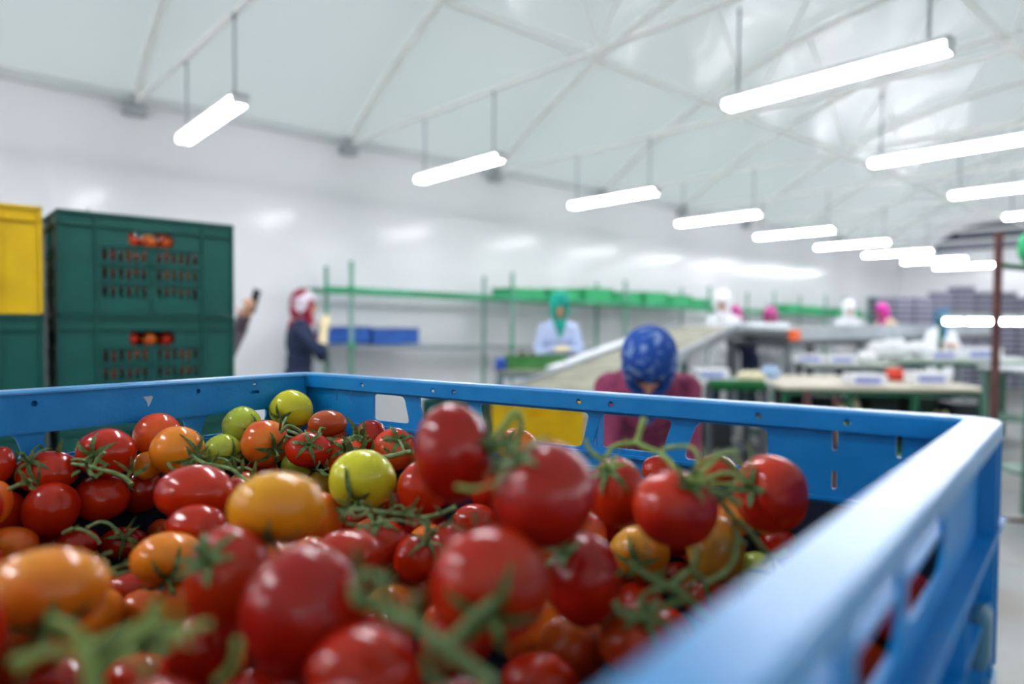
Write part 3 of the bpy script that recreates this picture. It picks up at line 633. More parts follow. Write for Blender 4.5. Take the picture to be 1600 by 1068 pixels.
# right truss
vine('light green vine with an upright cut stub, arching over the tomatoes before the wall windows', [
    (.0024, .0016, D_([(1006, 652), (1001, 669), (993, 690), (970, 694), (954, 701), (947, 716)], .485, .0)),
    (.0022, .0016, D_([(993, 690), (1012, 700), (1031, 708), (1045, 720), (1062, 740)], .485, -.04)),
    (.0016, .0013, D_([(1031, 708), (1040, 700), (1064, 697), (1082, 700), (1090, 713), (1087, 735)], .475, -.02)),
    (.0016, .0012, D_([(914, 685), (918, 697), (930, 709), (942, 718)], .50)),
    (.0016, .0014, D_([(1064, 746), (1087, 744), (1110, 725), (1128, 708), (1150, 705)], .43, .03)),
    (.0018, .0015, D_([(1125, 712), (1143, 727), (1160, 746)], .47, .01)),
    (.0018, .0016, D_([(1099, 752), (1130, 739), (1152, 744), (1146, 756), (1110, 755)], .455))],
    [(1095, 742, 1099, 698, .45, 9), (1165, 738, 1168, 690, .47, 8), (1162, 745, 1138, 704, .47, 8), (1070, 745, 1048, 728, .43, 8), (1075, 748, 1113, 738, .42, 10), (966, 700, 977, 683, .48, 7),
     (945, 722, 920, 708, .475, 9), (950, 724, 985, 720, .475, 9), (948, 724, 935, 735, .47, 8), (952, 724, 962, 735, .47, 8), (1090, 725, 1122, 702, .45, 11), (1100, 748, 1085, 764, .44, 9)], M_greenlight)
vine('green stalk running down from the arching vine towards the right crate rim', [
    (.0022, .0020, D_([(1108, 762), (1122, 776), (1146, 809), (1169, 828), (1204, 868), (1228, 860)], .44, .03)),
    (.0022, .0024, D_([(1111, 767), (1132, 774), (1156, 787)], .43)),
    (.0014, .0012, D_([(1146, 809), (1150, 835), (1165, 850)], .455))],
    [(1204, 868, 1190, 880, .465, 8), (1228, 860, 1240, 845, .47, 7), (1120, 775, 1108, 800, .44, 8)])
vine('pale hooked vine stub rising between the egg shaped tomato and the largest tomato', [
    (.0026, .0022, D_([(768, 684), (785, 671), (798, 651), (808, 645), (814, 661), (811, 681), (804, 700)], .41, .01)),
    (.0018, .0014, D_([(770, 684), (775, 700), (790, 712)], .41))],
    [(775, 702, 762, 716, .41, 8), (800, 696, 815, 706, .41, 8), (712, 759, 775, 752, .345, 9)], M_greenlight)
vine('dense grey green tangle of stems below the bright yellow green tomato', [
    (.0020, .0017, D_([(528, 800), (542, 797), (570, 796), (595, 800), (628, 803), (658, 808), (683, 804), (712, 792)], .55)),
    (.0016, .0014, D_([(566, 782), (567, 796)], .57)),
    (.0014, .0012, D_([(595, 800), (600, 812), (590, 826)], .55)),
    (.0014, .0012, D_([(540, 798), (534, 810), (545, 818), (565, 820)], .545)),
    (.0013, .0012, D_([(560, 822), (590, 816), (620, 812), (650, 820)], .54)),
    (.0022, .0024, D_([(660, 808), (668, 818), (666, 840)], .54)),
    (.0013, .0011, D_([(605, 802), (622, 790), (640, 800), (650, 795)], .545)),
    (.0012, .0010, D_([(575, 800), (555, 808), (548, 800), (530, 812)], .54))],
    [(628, 800, 655, 775, .54, 8), (612, 792, 609, 765, .55, 9), (536, 800, 545, 768, .55, 8), (530, 805, 527, 790, .55, 6), (560, 800, 520, 778, .56, 6), (690, 803, 678, 788, .54, 6),
     (655, 812, 690, 830, .53, 8), (690, 822, 712, 800, .53, 7), (580, 800, 575, 780, .54, 6), (600, 815, 612, 826, .54, 6), (540, 815, 528, 800, .54, 7), (570, 818, 585, 830, .53, 6), (640, 812, 660, 790, .54, 7)])
vine('thin vine with an open star at its end, lying across the red tomatoes at left', [
    (.0019, .0020, D_([(113, 724), (137, 728), (152, 732), (177, 738), (197, 747), (206, 757)], .665, -.02)),
    (.0019, .0016, D_([(147, 727), (153, 716), (163, 706)], .665)),
    (.0015, .0013, D_([(199, 746), (206, 733), (209, 724)], .65)),
    (.0012, .0010, D_([(111, 718), (122, 717), (134, 718)], .665))],
    [(207, 735, 205, 712, .648, 7), (210, 740, 236, 722, .648, 9), (203, 738, 177, 719, .65, 6), (137, 730, 134, 716, .66, 7), (140, 732, 152, 743, .66, 8), (155, 732, 170, 722, .66, 7), (125, 735, 112, 745, .66, 6), (160, 737, 150, 748, .655, 7)])
vine('tangled vine stretching from the orange tomato towards the golden one', [
    (.0019, .0018, D_([(296, 708), (316, 722), (339, 727), (364, 734), (379, 746), (396, 752)], .70, -.05)),
    (.0016, .0013, D_([(316, 722), (303, 718), (296, 728)], .695)),
    (.0014, .0013, D_([(339, 727), (345, 740), (356, 744)], .67)), (.0014, .0012, D_([(364, 734), (380, 730), (395, 735)], .68)),
    (.0013, .0012, D_([(330, 724), (340, 716), (355, 720), (370, 745)], .69))],
    [(305, 705, 319, 677, .70, 8), (300, 712, 290, 695, .70, 8), (262, 722, 280, 734, .69, 6), (310, 710, 326, 695, .69, 8), (325, 726, 327, 700, .69, 8), (330, 726, 343, 702, .69, 6), (345, 728, 365, 713, .69, 7),
     (368, 738, 365, 716, .68, 6), (375, 740, 380, 714, .67, 8), (390, 748, 400, 720, .67, 9), (300, 722, 282, 728, .69, 7), (350, 735, 335, 745, .67, 8)])
vine('twisted fuzzy stems between the topmost yellow green tomato and the far corner', [
    (.0022, .0018, D_([(438, 676), (450, 665), (464, 670), (476, 679), (490, 684), (497, 680), (501, 669), (507, 670)], .80, .03)),
    (.0018, .0014, D_([(446, 681), (461, 685), (472, 694), (480, 702), (494, 706), (506, 704)], .79)),
    (.0018, .0014, D_([(485, 698), (490, 687), (501, 684), (512, 686), (523, 693)], .80)),
    (.0014, .0012, D_([(486, 699), (495, 710), (499, 722), (495, 732), (503, 735), (514, 731)], .78)),
    (.0018, .0016, D_([(448, 652), (441, 664), (436, 674)], .845, -.03)),
    (.0022, .0010, D_([(482, 686), (483, 697)], .79)), (.0020, .0016, D_([(448, 672), (460, 676), (473, 682)], .79))],
    [(437, 672, 436, 642, .80, 5), (500, 684, 482, 669, .80, 8), (512, 684, 530, 683, .80, 7), (494, 704, 520, 700, .79, 6), (508, 730, 511, 716, .77, 7), (500, 733, 516, 742, .77, 7), (448, 684, 444, 692, .79, 5)])
vine('smooth green stalk end reaching over the red tomato under the second wall window', [
    (.0028, .0024, D_([(598, 714), (612, 712), (632, 707), (645, 705)], .74, -.02)),
    (.0018, .0015, D_([(632, 707), (628, 696), (624, 688)], .74, .05))],
    [(608, 706, 598, 699, .75, 6), (612, 690, 596, 688, .765, 7), (640, 735, 650, 724, .72, 8)])
vine('short sepal tuft in front of the dark red tomato at the far wall', [
    (.0022, .0018, D_([(548, 688), (556, 680), (566, 684)], .80)), (.0016, .0012, D_([(560, 688), (572, 690), (580, 686)], .80))],
    [(558, 678, 541, 651, .80, 9), (566, 680, 568, 656, .80, 7), (566, 690, 572, 674, .80, 7), (556, 684, 547, 690, .80, 8), (548, 704, 534, 680, .79, 13), (562, 706, 572, 680, .79, 11), (580, 704, 583, 686, .79, 6)])
vine('thick blurred green vine crossing the bottom centre towards the star calyx', [
    (.0028, .0030, D_([(556, 912), (561, 938), (593, 946), (618, 963), (651, 976), (676, 998), (701, 1016), (731, 1038), (770, 1070)], .275, -.02)),
    (.0022, .0020, D_([(694, 1011), (719, 986), (750, 956), (771, 940)], .262, .02)),
    (.0018, .0014, D_([(680, 1005), (668, 1030), (672, 1056), (700, 1075)], .26)),
    (.0022, .0016, D_([(561, 905), (575, 896), (596, 903), (608, 925), (618, 950)], .275)),
    (.0016, .0014, D_([(593, 946), (588, 925), (600, 905)], .272)), (.0018, .0016, D_([(618, 960), (640, 950), (650, 930)], .27))],
    [(552, 900, 556, 848, .275, 15), (611, 925, 600, 885, .275, 12), (575, 930, 558, 950, .27, 14), (640, 970, 660, 945, .27, 10), (700, 1020, 690, 1055, .255, 12), (595, 950, 610, 975, .265, 12)])
vine('pale thick vine rising from the bottom left corner, strongly out of focus', [
    (.0030, .0026, D_([(150, 1100), (145, 1068), (136, 1030), (128, 994)], .235, .01)),
    (.0020, .0016, D_([(130, 1000), (104, 978), (75, 965)], .245)),
    (.0020, .0016, D_([(140, 1010), (170, 998), (200, 986), (230, 970), (248, 938)], .245, .02)),
    (.0019, .0015, D_([(152, 1045), (196, 1013), (238, 982), (276, 985), (328, 974)], .24, .01)),
    (.0022, .0016, D_([(20, 1034), (75, 1020), (124, 1012)], .245)),
    (.0018, .0016, D_([(270, 985), (268, 1004), (242, 1020), (228, 1060)], .24)),
    (.0016, .0014, D_([(371, 1000), (366, 1036), (340, 1066)], .25))],
    [(128, 998, 75, 962, .245, 14), (128, 1000, 95, 1040, .24, 14), (240, 985, 252, 925, .25, 13), (265, 985, 280, 945, .25, 12), (60, 1020, 30, 1060, .24, 16), (290, 985, 300, 1010, .245, 12), (110, 1020, 70, 1000, .245, 14), (205, 1010, 225, 1040, .24, 14)], M_greenlight)
vine('dark green stem star low in the shade beside the right crate rim', [
    (.0022, .0018, D_([(1048, 915), (1064, 925), (1086, 945), (1108, 966)], .385)),
    (.0020, .0016, D_([(1048, 915), (1068, 898), (1084, 885), (1087, 855)], .385, .02)),
    (.0020, .0016, D_([(1048, 915), (1020, 904), (1000, 892), (985, 880)], .385, .03)),
    (.0018, .0015, D_([(1044, 918), (1011, 925), (998, 945)], .385)),
    (.0018, .0014, D_([(1084, 890), (1102, 908), (1131, 895), (1149, 870), (1152, 830)], .40, .02)),
    (.0019, .0016, D_([(961, 940), (970, 958), (992, 966), (1018, 961), (1036, 948), (1070, 938)], .375))],
    [(992, 892, 988, 832, .40, 9), (1004, 892, 1004, 836, .40, 9), (1010, 895, 1045, 888, .40, 9), (1062, 922, 1040, 945, .38, 9), (1082, 890, 1086, 850, .395, 9), (1000, 950, 995, 970, .37, 11), (975, 890, 960, 900, .4, 9), (1040, 918, 1015, 900, .38, 9)])
vine('dark curling stems in the shaded gap at lower left', [
    (.0016, .0014, D_([(98, 833), (113, 826), (130, 828), (148, 838), (156, 849)], .60)),
    (.0013, .0012, D_([(136, 824), (156, 815), (174, 820), (183, 834)], .60)),
    (.0014, .0013, D_([(158, 874), (172, 888), (190, 884), (208, 877)], .53)), (.0014, .0012, D_([(165, 890), (185, 896), (208, 890)], .52)),
    (.0012, .0010, D_([(170, 880), (160, 868), (174, 862)], .53))],
    [(105, 830, 124, 818, .60, 5), (195, 828, 212, 806, .60, 3), (198, 826, 220, 820, .60, 3), (212, 862, 200, 838, .53, 7), (185, 885, 200, 872, .52, 6), (190, 895, 178, 905, .52, 7)])
vine('small dark stem cross in front of the tomato below the tall egg shaped one', [
    (.0014, .0012, D_([(741, 800), (744, 828), (731, 850)], .40)),
    (.0014, .0012, D_([(701, 819), (722, 826), (746, 829), (778, 826)], .40))],
    [(744, 826, 737, 795, .40, 7), (744, 828, 765, 812, .40, 7), (740, 830, 715, 822, .40, 7), (745, 830, 770, 838, .395, 8), (740, 832, 728, 852, .395, 6)])
vine('small stem with two pointed leaves beside the left crate wall', [
    (.0020, .0015, D_([(14, 764), (30, 757), (44, 755)], .62)), (.0012, .0011, D_([(30, 757), (40, 748), (50, 752)], .62))],
    [(46, 757, 28, 732, .62, 8), (60, 754, 61, 723, .63, 7), (88, 710, 98, 685, .70, 10), (24, 724, 27, 704, .70, 9), (48, 757, 60, 762, .62, 8), (70, 706, 62, 692, .71, 6)])
# ================================================================ deep stacking crates (green, yellow)
M_gcr = mat('dark_green_crate_plastic', '07453F', .45, col2='0B5249', scale=9, lo=.3, hi=.8, bump=.05, bscale=120)
M_ycr = mat('yellow_crate_plastic', 'D2AE06', .42, col2='C09A0A', scale=7, lo=.35, hi=.8, bump=.05, bscale=120)
KW, KD, KH = .555, .38, .337
def deep_crate(m):
    """origin at front left bottom corner; x along the front, y to the back"""
    t = bpy.data.objects.new('harvest_crate', None); C.objects.link(t)
    def side(name, L, fn, long):
        bm = bmesh.new(); hs = []
        c = L/2
        hs.append(round_poly(rect(c-.072, c+.072, KH-.102, KH-.055), .022, 6))
        ns = 6 if long else 4; x1 = c-.012
        for row in range(3):
            zt = KH-.118-.062*row
            for side_ in (-1, 1):
                for i in range(ns):
                    x = c+side_*(.024+.0235*i) if long else c+side_*(.022+.0235*i)
                    hs.append(rect(x-.0058, x+.0058, zt-.038, zt))
        panel(bm, rect(.002, L-.002, .0, KH), [] if name == 'back' else hs, .003, lambda x, y, d: fn(x, y, .010+d))
        mesh_obj('side_wall', bm, m, t)
        B = lambda bm, x0, x1, z0, z1, a0, a1: box(bm, x0, x1, a0, a1, z0, z1, lambda v: fn(v.x, v.z, v.y))
        bm = bmesh.new()
        for z, h in ((KH-.007, .007), (KH-.046, .004), (.004, .0045)): B(bm, .0, L, z-h/2, z+h/2, 0, .010)
        xs = (.006, L*.20, L*.80, L-.006) if long else (.006, L*.5, L-.006)
        for x in xs: B(bm, x-.003, x+.003, .005, KH-.004, .001, .010)
        if long:
            B(bm, c-.0025, c+.0025, .005, KH-.110, .003, .010)
            for zz in (KH-.108, KH-.166, KH-.228): B(bm, L*.20, L*.80, zz-.002, zz+.002, .003, .010)
        mesh_obj('ribs', bm, m, t)
    side('front', KW, lambda x, z, a: V((x, a, z)), True)
    side('back', KW, lambda x, z, a: V((x, KD-a, z)), True)
    side('left', KD, lambda x, z, a: V((a, x, z)), False)
    side('right', KD, lambda x, z, a: V((KW-a, x, z)), False)
    bm = bmesh.new(); box(bm, .01, KW-.01, .01, KD-.01, .002, .008); mesh_obj('bottom', bm, m, t)
    return t
gproto = deep_crate(M_gcr); yproto = deep_crate(M_ycr); used_c = set()
def put_crate(proto, loc, rz, label, group):
    o = proto if proto not in used_c else copy_tree(proto); used_c.add(proto)
    o.location = loc; o.rotation_euler = (0, 0, rz); return tag(o, label, 'crate', group)
RZA = math.atan2(R_.y, R_.x)
ck = V((-1.445, 2.17, 0)); PB = .082
def pallet(loc, rz, w_, d_, label):
    t = thing('pallet', label, 'pallet', loc, rz)
    for y in (0, d_/2-.04, d_-.08): bm = bmesh.new(); box(bm, 0, w_, y, y+.08, 0, .055); mesh_obj('runner', bm, M_wood, t, bevel=.003)
    bm = bmesh.new(); k = 5
    for i in range(k): box(bm, i*(w_-.09)/(k-1), i*(w_-.09)/(k-1)+.09, 0, d_, .056, .078)
    mesh_obj('deck_boards', bm, M_wood, t, bevel=.002)
z0 = CZ + .008 - 4*(KH+.0005)
names = ['topmost', 'second from the top', 'third from the top', 'fourth from the top', 'bottom one']
WORDS = {0: 'with red tomatoes showing in its handle hole', 1: 'with dark tomatoes behind its handle hole'}
for k in range(5):
    z = CZ+.008-k*(KH+.0005)
    put_crate(gproto, (ck.x, ck.y, z), RZA, 'dark green slotted crate, %s of the right stack by the white wall' % names[k] + (', '+WORDS[k] if k in WORDS and False else ''), 'green crates of the right stack')
    p = ck - R_*(KW+.035)
    if k == 0: put_crate(yproto, (p.x, p.y, z), RZA, 'yellow crate on top of the green stack at the left picture edge', None)
    else: put_crate(gproto, (p.x, p.y, z), RZA, 'dark green crate under the yellow one at the left edge, %s' % ['', 'directly beneath it', 'two below it', 'three below it', 'at the bottom'][k], 'green crates under the yellow one')
zbot = CZ+.008-4*(KH+.0005)
pp = ck - R_*(KW+.035+.0)
pallet((pp.x, pp.y, max(0, zbot-.079)), RZA, 2*KW+.035, KD, 'wooden pallet under the two stacks of green and yellow crates')
# tomatoes inside the two upper green crates
rg = random.Random(9); DX = -N_; rest = [[], []]
for k in (0, 1):
    zb_ = CZ+.008-k*(KH+.0005)
    for layer, zc in enumerate((.04, .094, .148, .202, .256, .302)):
        rowsn = 2 if layer < 5 else 2
        for j in range(rowsn):
            for i in range(9):
                if k == 0 and layer == 0 and j == 0: continue
                if k == 1 and layer == 5: continue
                x = .046+.058*i+rg.uniform(-.003, .003); y = .045+.059*j+rg.uniform(-.002, .002); z = zc+rg.uniform(-.003, .003)
                if layer == 5 and rg.random() < .45: continue
                p = ck+R_*x+DX*y
                if j == 1: rest[k].append((V((p.x, p.y, zb_+z)), 1.0, Euler((i, layer, 2*i)), (0, 1, 2, 5)[(i+layer) % 4])); continue
                o = bpy.data.objects.new('tomato', fm[rg.choice((0, 1, 1, 2, 3, 0, 5))]); C.objects.link(o); s = rg.uniform(.98, 1.06)
                o.location = (p.x, p.y, zb_+z); o.scale = (s, s, s); o.rotation_euler = (rg.uniform(0, 6), rg.uniform(0, 6), rg.uniform(0, 6))
                tag(o, 'tomato packed behind the slotted front of the %s green crate of the right stack' % ('topmost' if k == 0 else 'second'), 'tomato', 'tomatoes in the %s green crate' % ('topmost' if k == 0 else 'second'))
for k in (0, 1): joined('inner_tomatoes', rest[k], 'tomatoes filling the inside of the %s green crate behind the front ones' % ('topmost' if k == 0 else 'second'), 'tomatoes')
bm = bmesh.new(); tomato_verts(bm, .027, V((0, 0, 1)), seg=24, rings=16); o = mesh_obj('tomato', bm, tmat('redorange'), smooth=180)
p = ck+R_*.12+DX*.19; o.location = (p.x, p.y, CZ+.008+.302+.03)
tag(o, 'red orange tomato peeping over the rim of the topmost green crate', 'tomato')
bm = bmesh.new(); calyx(bm, .027, V((0, 0, 1)), rg); mesh_obj('calyx', bm, M_sepal, o, smooth=60)
# stacks standing behind the open crate, seen through its wall windows
for (px_, py_, d_, pr, lab, rz_) in ((768, 632, 3.9, yproto, 'yellow crate seen through the back wall windows of the blue crate', -3), (757, 622, 3.9, gproto, 'dark green crate left of the yellow one, behind the blue crate', 87)):
    p = at(px_, py_, d_)
    for k in range(3):
        z = .0+(KH+.0005)*k+.04
        put_crate(pr, (p.x, p.y, (KH*.955+.0005)*k+.002), math.radians(rz_), lab+[', bottom of its stack', ', middle of its stack', ', topmost of its stack'][k], 'crates stacked behind the blue crate').scale = (.955, .955, .955)

# ================================================================ green rack along the left wall
M_rgreen = mat('green_painted_steel', '2F8F62', .5, col2='4AA27A', scale=5)
M_rpost = mat('pale_green_steel', '7FA69B', .5, col2='5E9A80', scale=3)
M_rgrey = mat('grey_steel', '8B9196', .45, metal=.3, var=.1)
M_rgreen2 = mat('bright_green_tray_plastic', '1E9A5C', .45, col2='27AA6A', scale=9)
rack = thing('shelf_rack', 'long green steel rack with two shelf levels standing along the white wall', 'rack')
ztop = lambda s: 1.725-.012*(s-3.27)
zlow = lambda s: 1.168-.028*(s-3.27)
QF, QB = -6.0, -6.52
for k in range(7):
    s = 3.27+2.1*k
    for q in (QF, QB):
        bm = bmesh.new(); a = H(s, q, 0); tube(bm, [a, a+V((0, 0, 1.99 if q == QF else 1.97))], .023, 8); mesh_obj('post', bm, M_rpost, rack, smooth=60)
    bm = bmesh.new(); tube(bm, [H(s, QF, ztop(s)), H(s, QB, ztop(s))], .018); mesh_obj('cross_bar', bm, M_rgreen, rack)
    bm = bmesh.new(); tube(bm, [H(s, QF, zlow(s)), H(s, QB, zlow(s))], .018); mesh_obj('cross_bar', bm, M_rgrey, rack)
    bm = bmesh.new(); tube(bm, [H(s, QF, .1), H(s, QB, zlow(s)-.05)], .008, 6); mesh_obj('brace', bm, M_rgrey, rack)
    for z in (ztop(s), zlow(s)):
        bm = bmesh.new(); c = H(s, QF, z); ellipsoid(bm, c, (.04, .04, .045), seg=10, rings=8); mesh_obj('clamp', bm, M_rgreen, rack, smooth=180)
sA, sB = 3.0, 3.27+2.1*6+.2
for zf, m, t_ in ((ztop, M_rgreen, .035), (zlow, M_rgrey, .025)):
    for q in (QF, QB):
        bm = bmesh.new(); box(bm, 0, 1, -.015, .015, -t_, t_*.4, lambda c: H(sA+(sB-sA)*c.x, q+c.y, zf(sA+(sB-sA)*c.x)+c.z)); mesh_obj('shelf_beam', bm, m, rack)
    for q in (QB+.1, QB+.2, QB+.3, QB+.4):
        bm = bmesh.new(); tube(bm, [H(sA, q, zf(sA)), H(sB, q, zf(sB))], .008, 6); mesh_obj('shelf_rod', bm, M_rpost, rack)
def tray_proto(name, m, w_, d_, h_):
    t = bpy.data.objects.new(name, None); C.objects.link(t)
    bm = bmesh.new()
    for (x0, x1, y0, y1) in ((0, w_, 0, .008), (0, w_, d_-.008, d_), (0, .008, .008, d_-.008), (w_-.008, w_, .008, d_-.008)):
        box(bm, x0, x1, y0, y1, .01, h_-.012)
    mesh_obj('walls', bm, m, t)
    bm = bmesh.new()
    for (x0, x1, y0, y1) in ((-.008, w_+.008, -.008, .012), (-.008, w_+.008, d_-.012, d_+.008), (-.008, .012, .012, d_-.012), (w_-.012, w_+.008, .012, d_-.012)):
        box(bm, x0, x1, y0, y1, h_-.012, h_)
    mesh_obj('rim', bm, m, t)
    bm = bmesh.new(); box(bm, .0, w_, .0, d_, 0, .01); mesh_obj('bottom', bm, m, t)
    return t
gt = tray_proto('plastic_tray', M_rgreen2, .50, .38, .11); bt = tray_proto('plastic_tray', mat('blue_tray_plastic', '24509E', .4, col2='2E5FAE', scale=6), .56, .38, .165)
ft = tray_proto('plastic_tray', mat('mossy_green_tray_plastic', '3B7A3E', .5, col2='4C8A4A', scale=8), .56, .36, .12)
def put(proto, loc, rz, label, cat, group=None, tilt=0, sc=1):
    o = proto if proto not in used_c else copy_tree(proto); used_c.add(proto)
    o.location = loc; o.rotation_euler = (tilt, 0, rz); o.scale = (sc, sc, sc); return tag(o, label, cat, group)
n_ = 0
ORDN = ['first', 'second', 'third', 'fourth', 'fifth', 'sixth', 'seventh', 'eighth', 'ninth', 'tenth', 'eleventh', 'twelfth', 'thirteenth', 'fourteenth']
for s, lv, dq in ((5.45, 0, 0), (6.05, 0, .02), (6.75, 0, .0), (7.36, 0, 0), (8.02, 0, 0), (8.63, 0, .01), (9.24, 0, 0), (12.3, 0, 0), (12.9, 0, .02), (13.5, 0, 0), (14.6, 0, 0)):
    zz = ztop(s)+.012+lv*.1315
    kk = (.8, .95, 1.25, 1.1, 1.3, 1.15, .9, 1.0, .9, .9, .9)[n_ % 11]
    put(gt, H(s, QB+.44+dq, zz), RZA, 'bright green tray on the rack top shelf, %s from the left' % ORDN[n_], 'tray', 'green trays on the rack top shelf').scale = (1.1, 1, kk*1.25)
    n_ += 1
for i, s in enumerate((2.98, 3.58)):
    p = H(s, QB+.40, zlow(s)+.012)
    put(bt, p, RZA, 'dark blue tray on the lower rack shelf, %s' % ('left one behind the green posts' if i == 0 else 'right one with its end free'), 'tray', 'blue trays on the lower rack shelf')

# ================================================================ people
def fuse(name, bm, m, parent, voxel=.01, sm=3, inflate=0):
    me = bpy.data.meshes.new('tmp'); bmesh.ops.recalc_face_normals(bm, faces=bm.faces[:]); bm.to_mesh(me); bm.free(); ob = bpy.data.objects.new('tmp', me); C.objects.link(ob)
    r = ob.modifiers.new('r', 'REMESH'); r.mode = 'VOXEL'; r.voxel_size = voxel; r.use_smooth_shade = True
    if sm: s = ob.modifiers.new('s', 'SMOOTH'); s.iterations = sm; s.factor = .5
    dg = bpy.context.evaluated_depsgraph_get(); ne = bpy.data.meshes.new_from_object(ob.evaluated_get(dg)); bpy.data.objects.remove(ob)
    o = bpy.data.objects.new(name, ne); C.objects.link(o); ne.materials.clear(); ne.materials.append(m); o.parent = parent
    for p in ne.polygons: p.use_smooth = True
    return o
def cap(bm, a, b, ra, rb, n=12):
    a = V(a); b = V(b); pts = []; rr = []; d = (b-a)
    if d.length < 1e-4: ellipsoid(bm, a, (ra, ra, ra), seg=12, rings=8); return
    u = d.normalized()
    for s in range(5): t = math.sin(s/4*PI/2); pts.append(a-u*ra*(1-t)*.98); rr.append(max(ra*math.sqrt(max(0, 1-(1-t)**2*.96)), ra*.2))
    for s in range(5): t = math.sin(s/4*PI/2); pts.append(b+u*rb*(1-math.sqrt(max(0, 1-t*t)))*0+u*rb*t*.98); rr.append(max(rb*math.sqrt(max(0, 1-t*t*.96)), rb*.2))
    tube(bm, pts, rr, n)
def chain(bm, pts, rs, n=12):
    for i in range(len(pts)-1): cap(bm, pts[i], pts[i+1], rs[i], rs[i+1], n)
SKIN = mat('skin', 'C08A6A', .5, sss=.1, var=.05); SKIN2 = mat('fair_skin', 'D3A285', .5, sss=.1, var=.05)
EYE = mat('dark_eye', '1A1210', .3, var=.1); LIP = mat('lips', '9A4A44', .5, var=.1)
def ik(S, T, l1, l2, hint):
    d = T-S; L = min(d.length, (l1+l2)*.99); u = d.normalized(); T = S+u*L
    x = (l1*l1-l2*l2+L*L)/(2*L); h = math.sqrt(max(1e-6, l1*l1-x*x)); hv = (hint-u*hint.dot(u)).normalized()
    return S+u*x+hv*h, T
def hand(bm, wr, d, nrm, side, curl=.6, inf=0):
    """palm, four unequal bent fingers and a thumb from the side of the palm"""
    d = d.normalized(); nrm = (nrm-d*nrm.dot(d)).normalized(); s = d.cross(nrm)*side
    pc = wr+d*.045
    for o_ in (-.024, -.008, .008, .024): chain(bm, [wr+s*o_*.6, wr+d*.085+s*o_], [.014+inf, .0115+inf], 8)
    for i, (o_, L) in enumerate(((-.028, .060), (-.0095, .070), (.0095, .074), (.028, .066))):
        p = wr+d*.088+s*o_; a = curl*.5; pts = [p]; rs = [.0092+inf]
        for seg, f in ((.45, 1), (.32, .9), (.23, .8)):
            dd = d*math.cos(a)+nrm*math.sin(a); pts.append(pts[-1]+dd*L*seg); rs.append(.0088*f+inf); a += curl
        chain(bm, pts, rs, 8)
    t0 = wr+d*.028+s*.026; t1 = t0+(d*.6+s*.75+nrm*.3).normalized()*.036; t2 = t1+(d*.85+nrm*.5+s*.1).normalized()*.030
    chain(bm, [t0, t1, t2], [.013+inf, .0105+inf, .009+inf], 8)
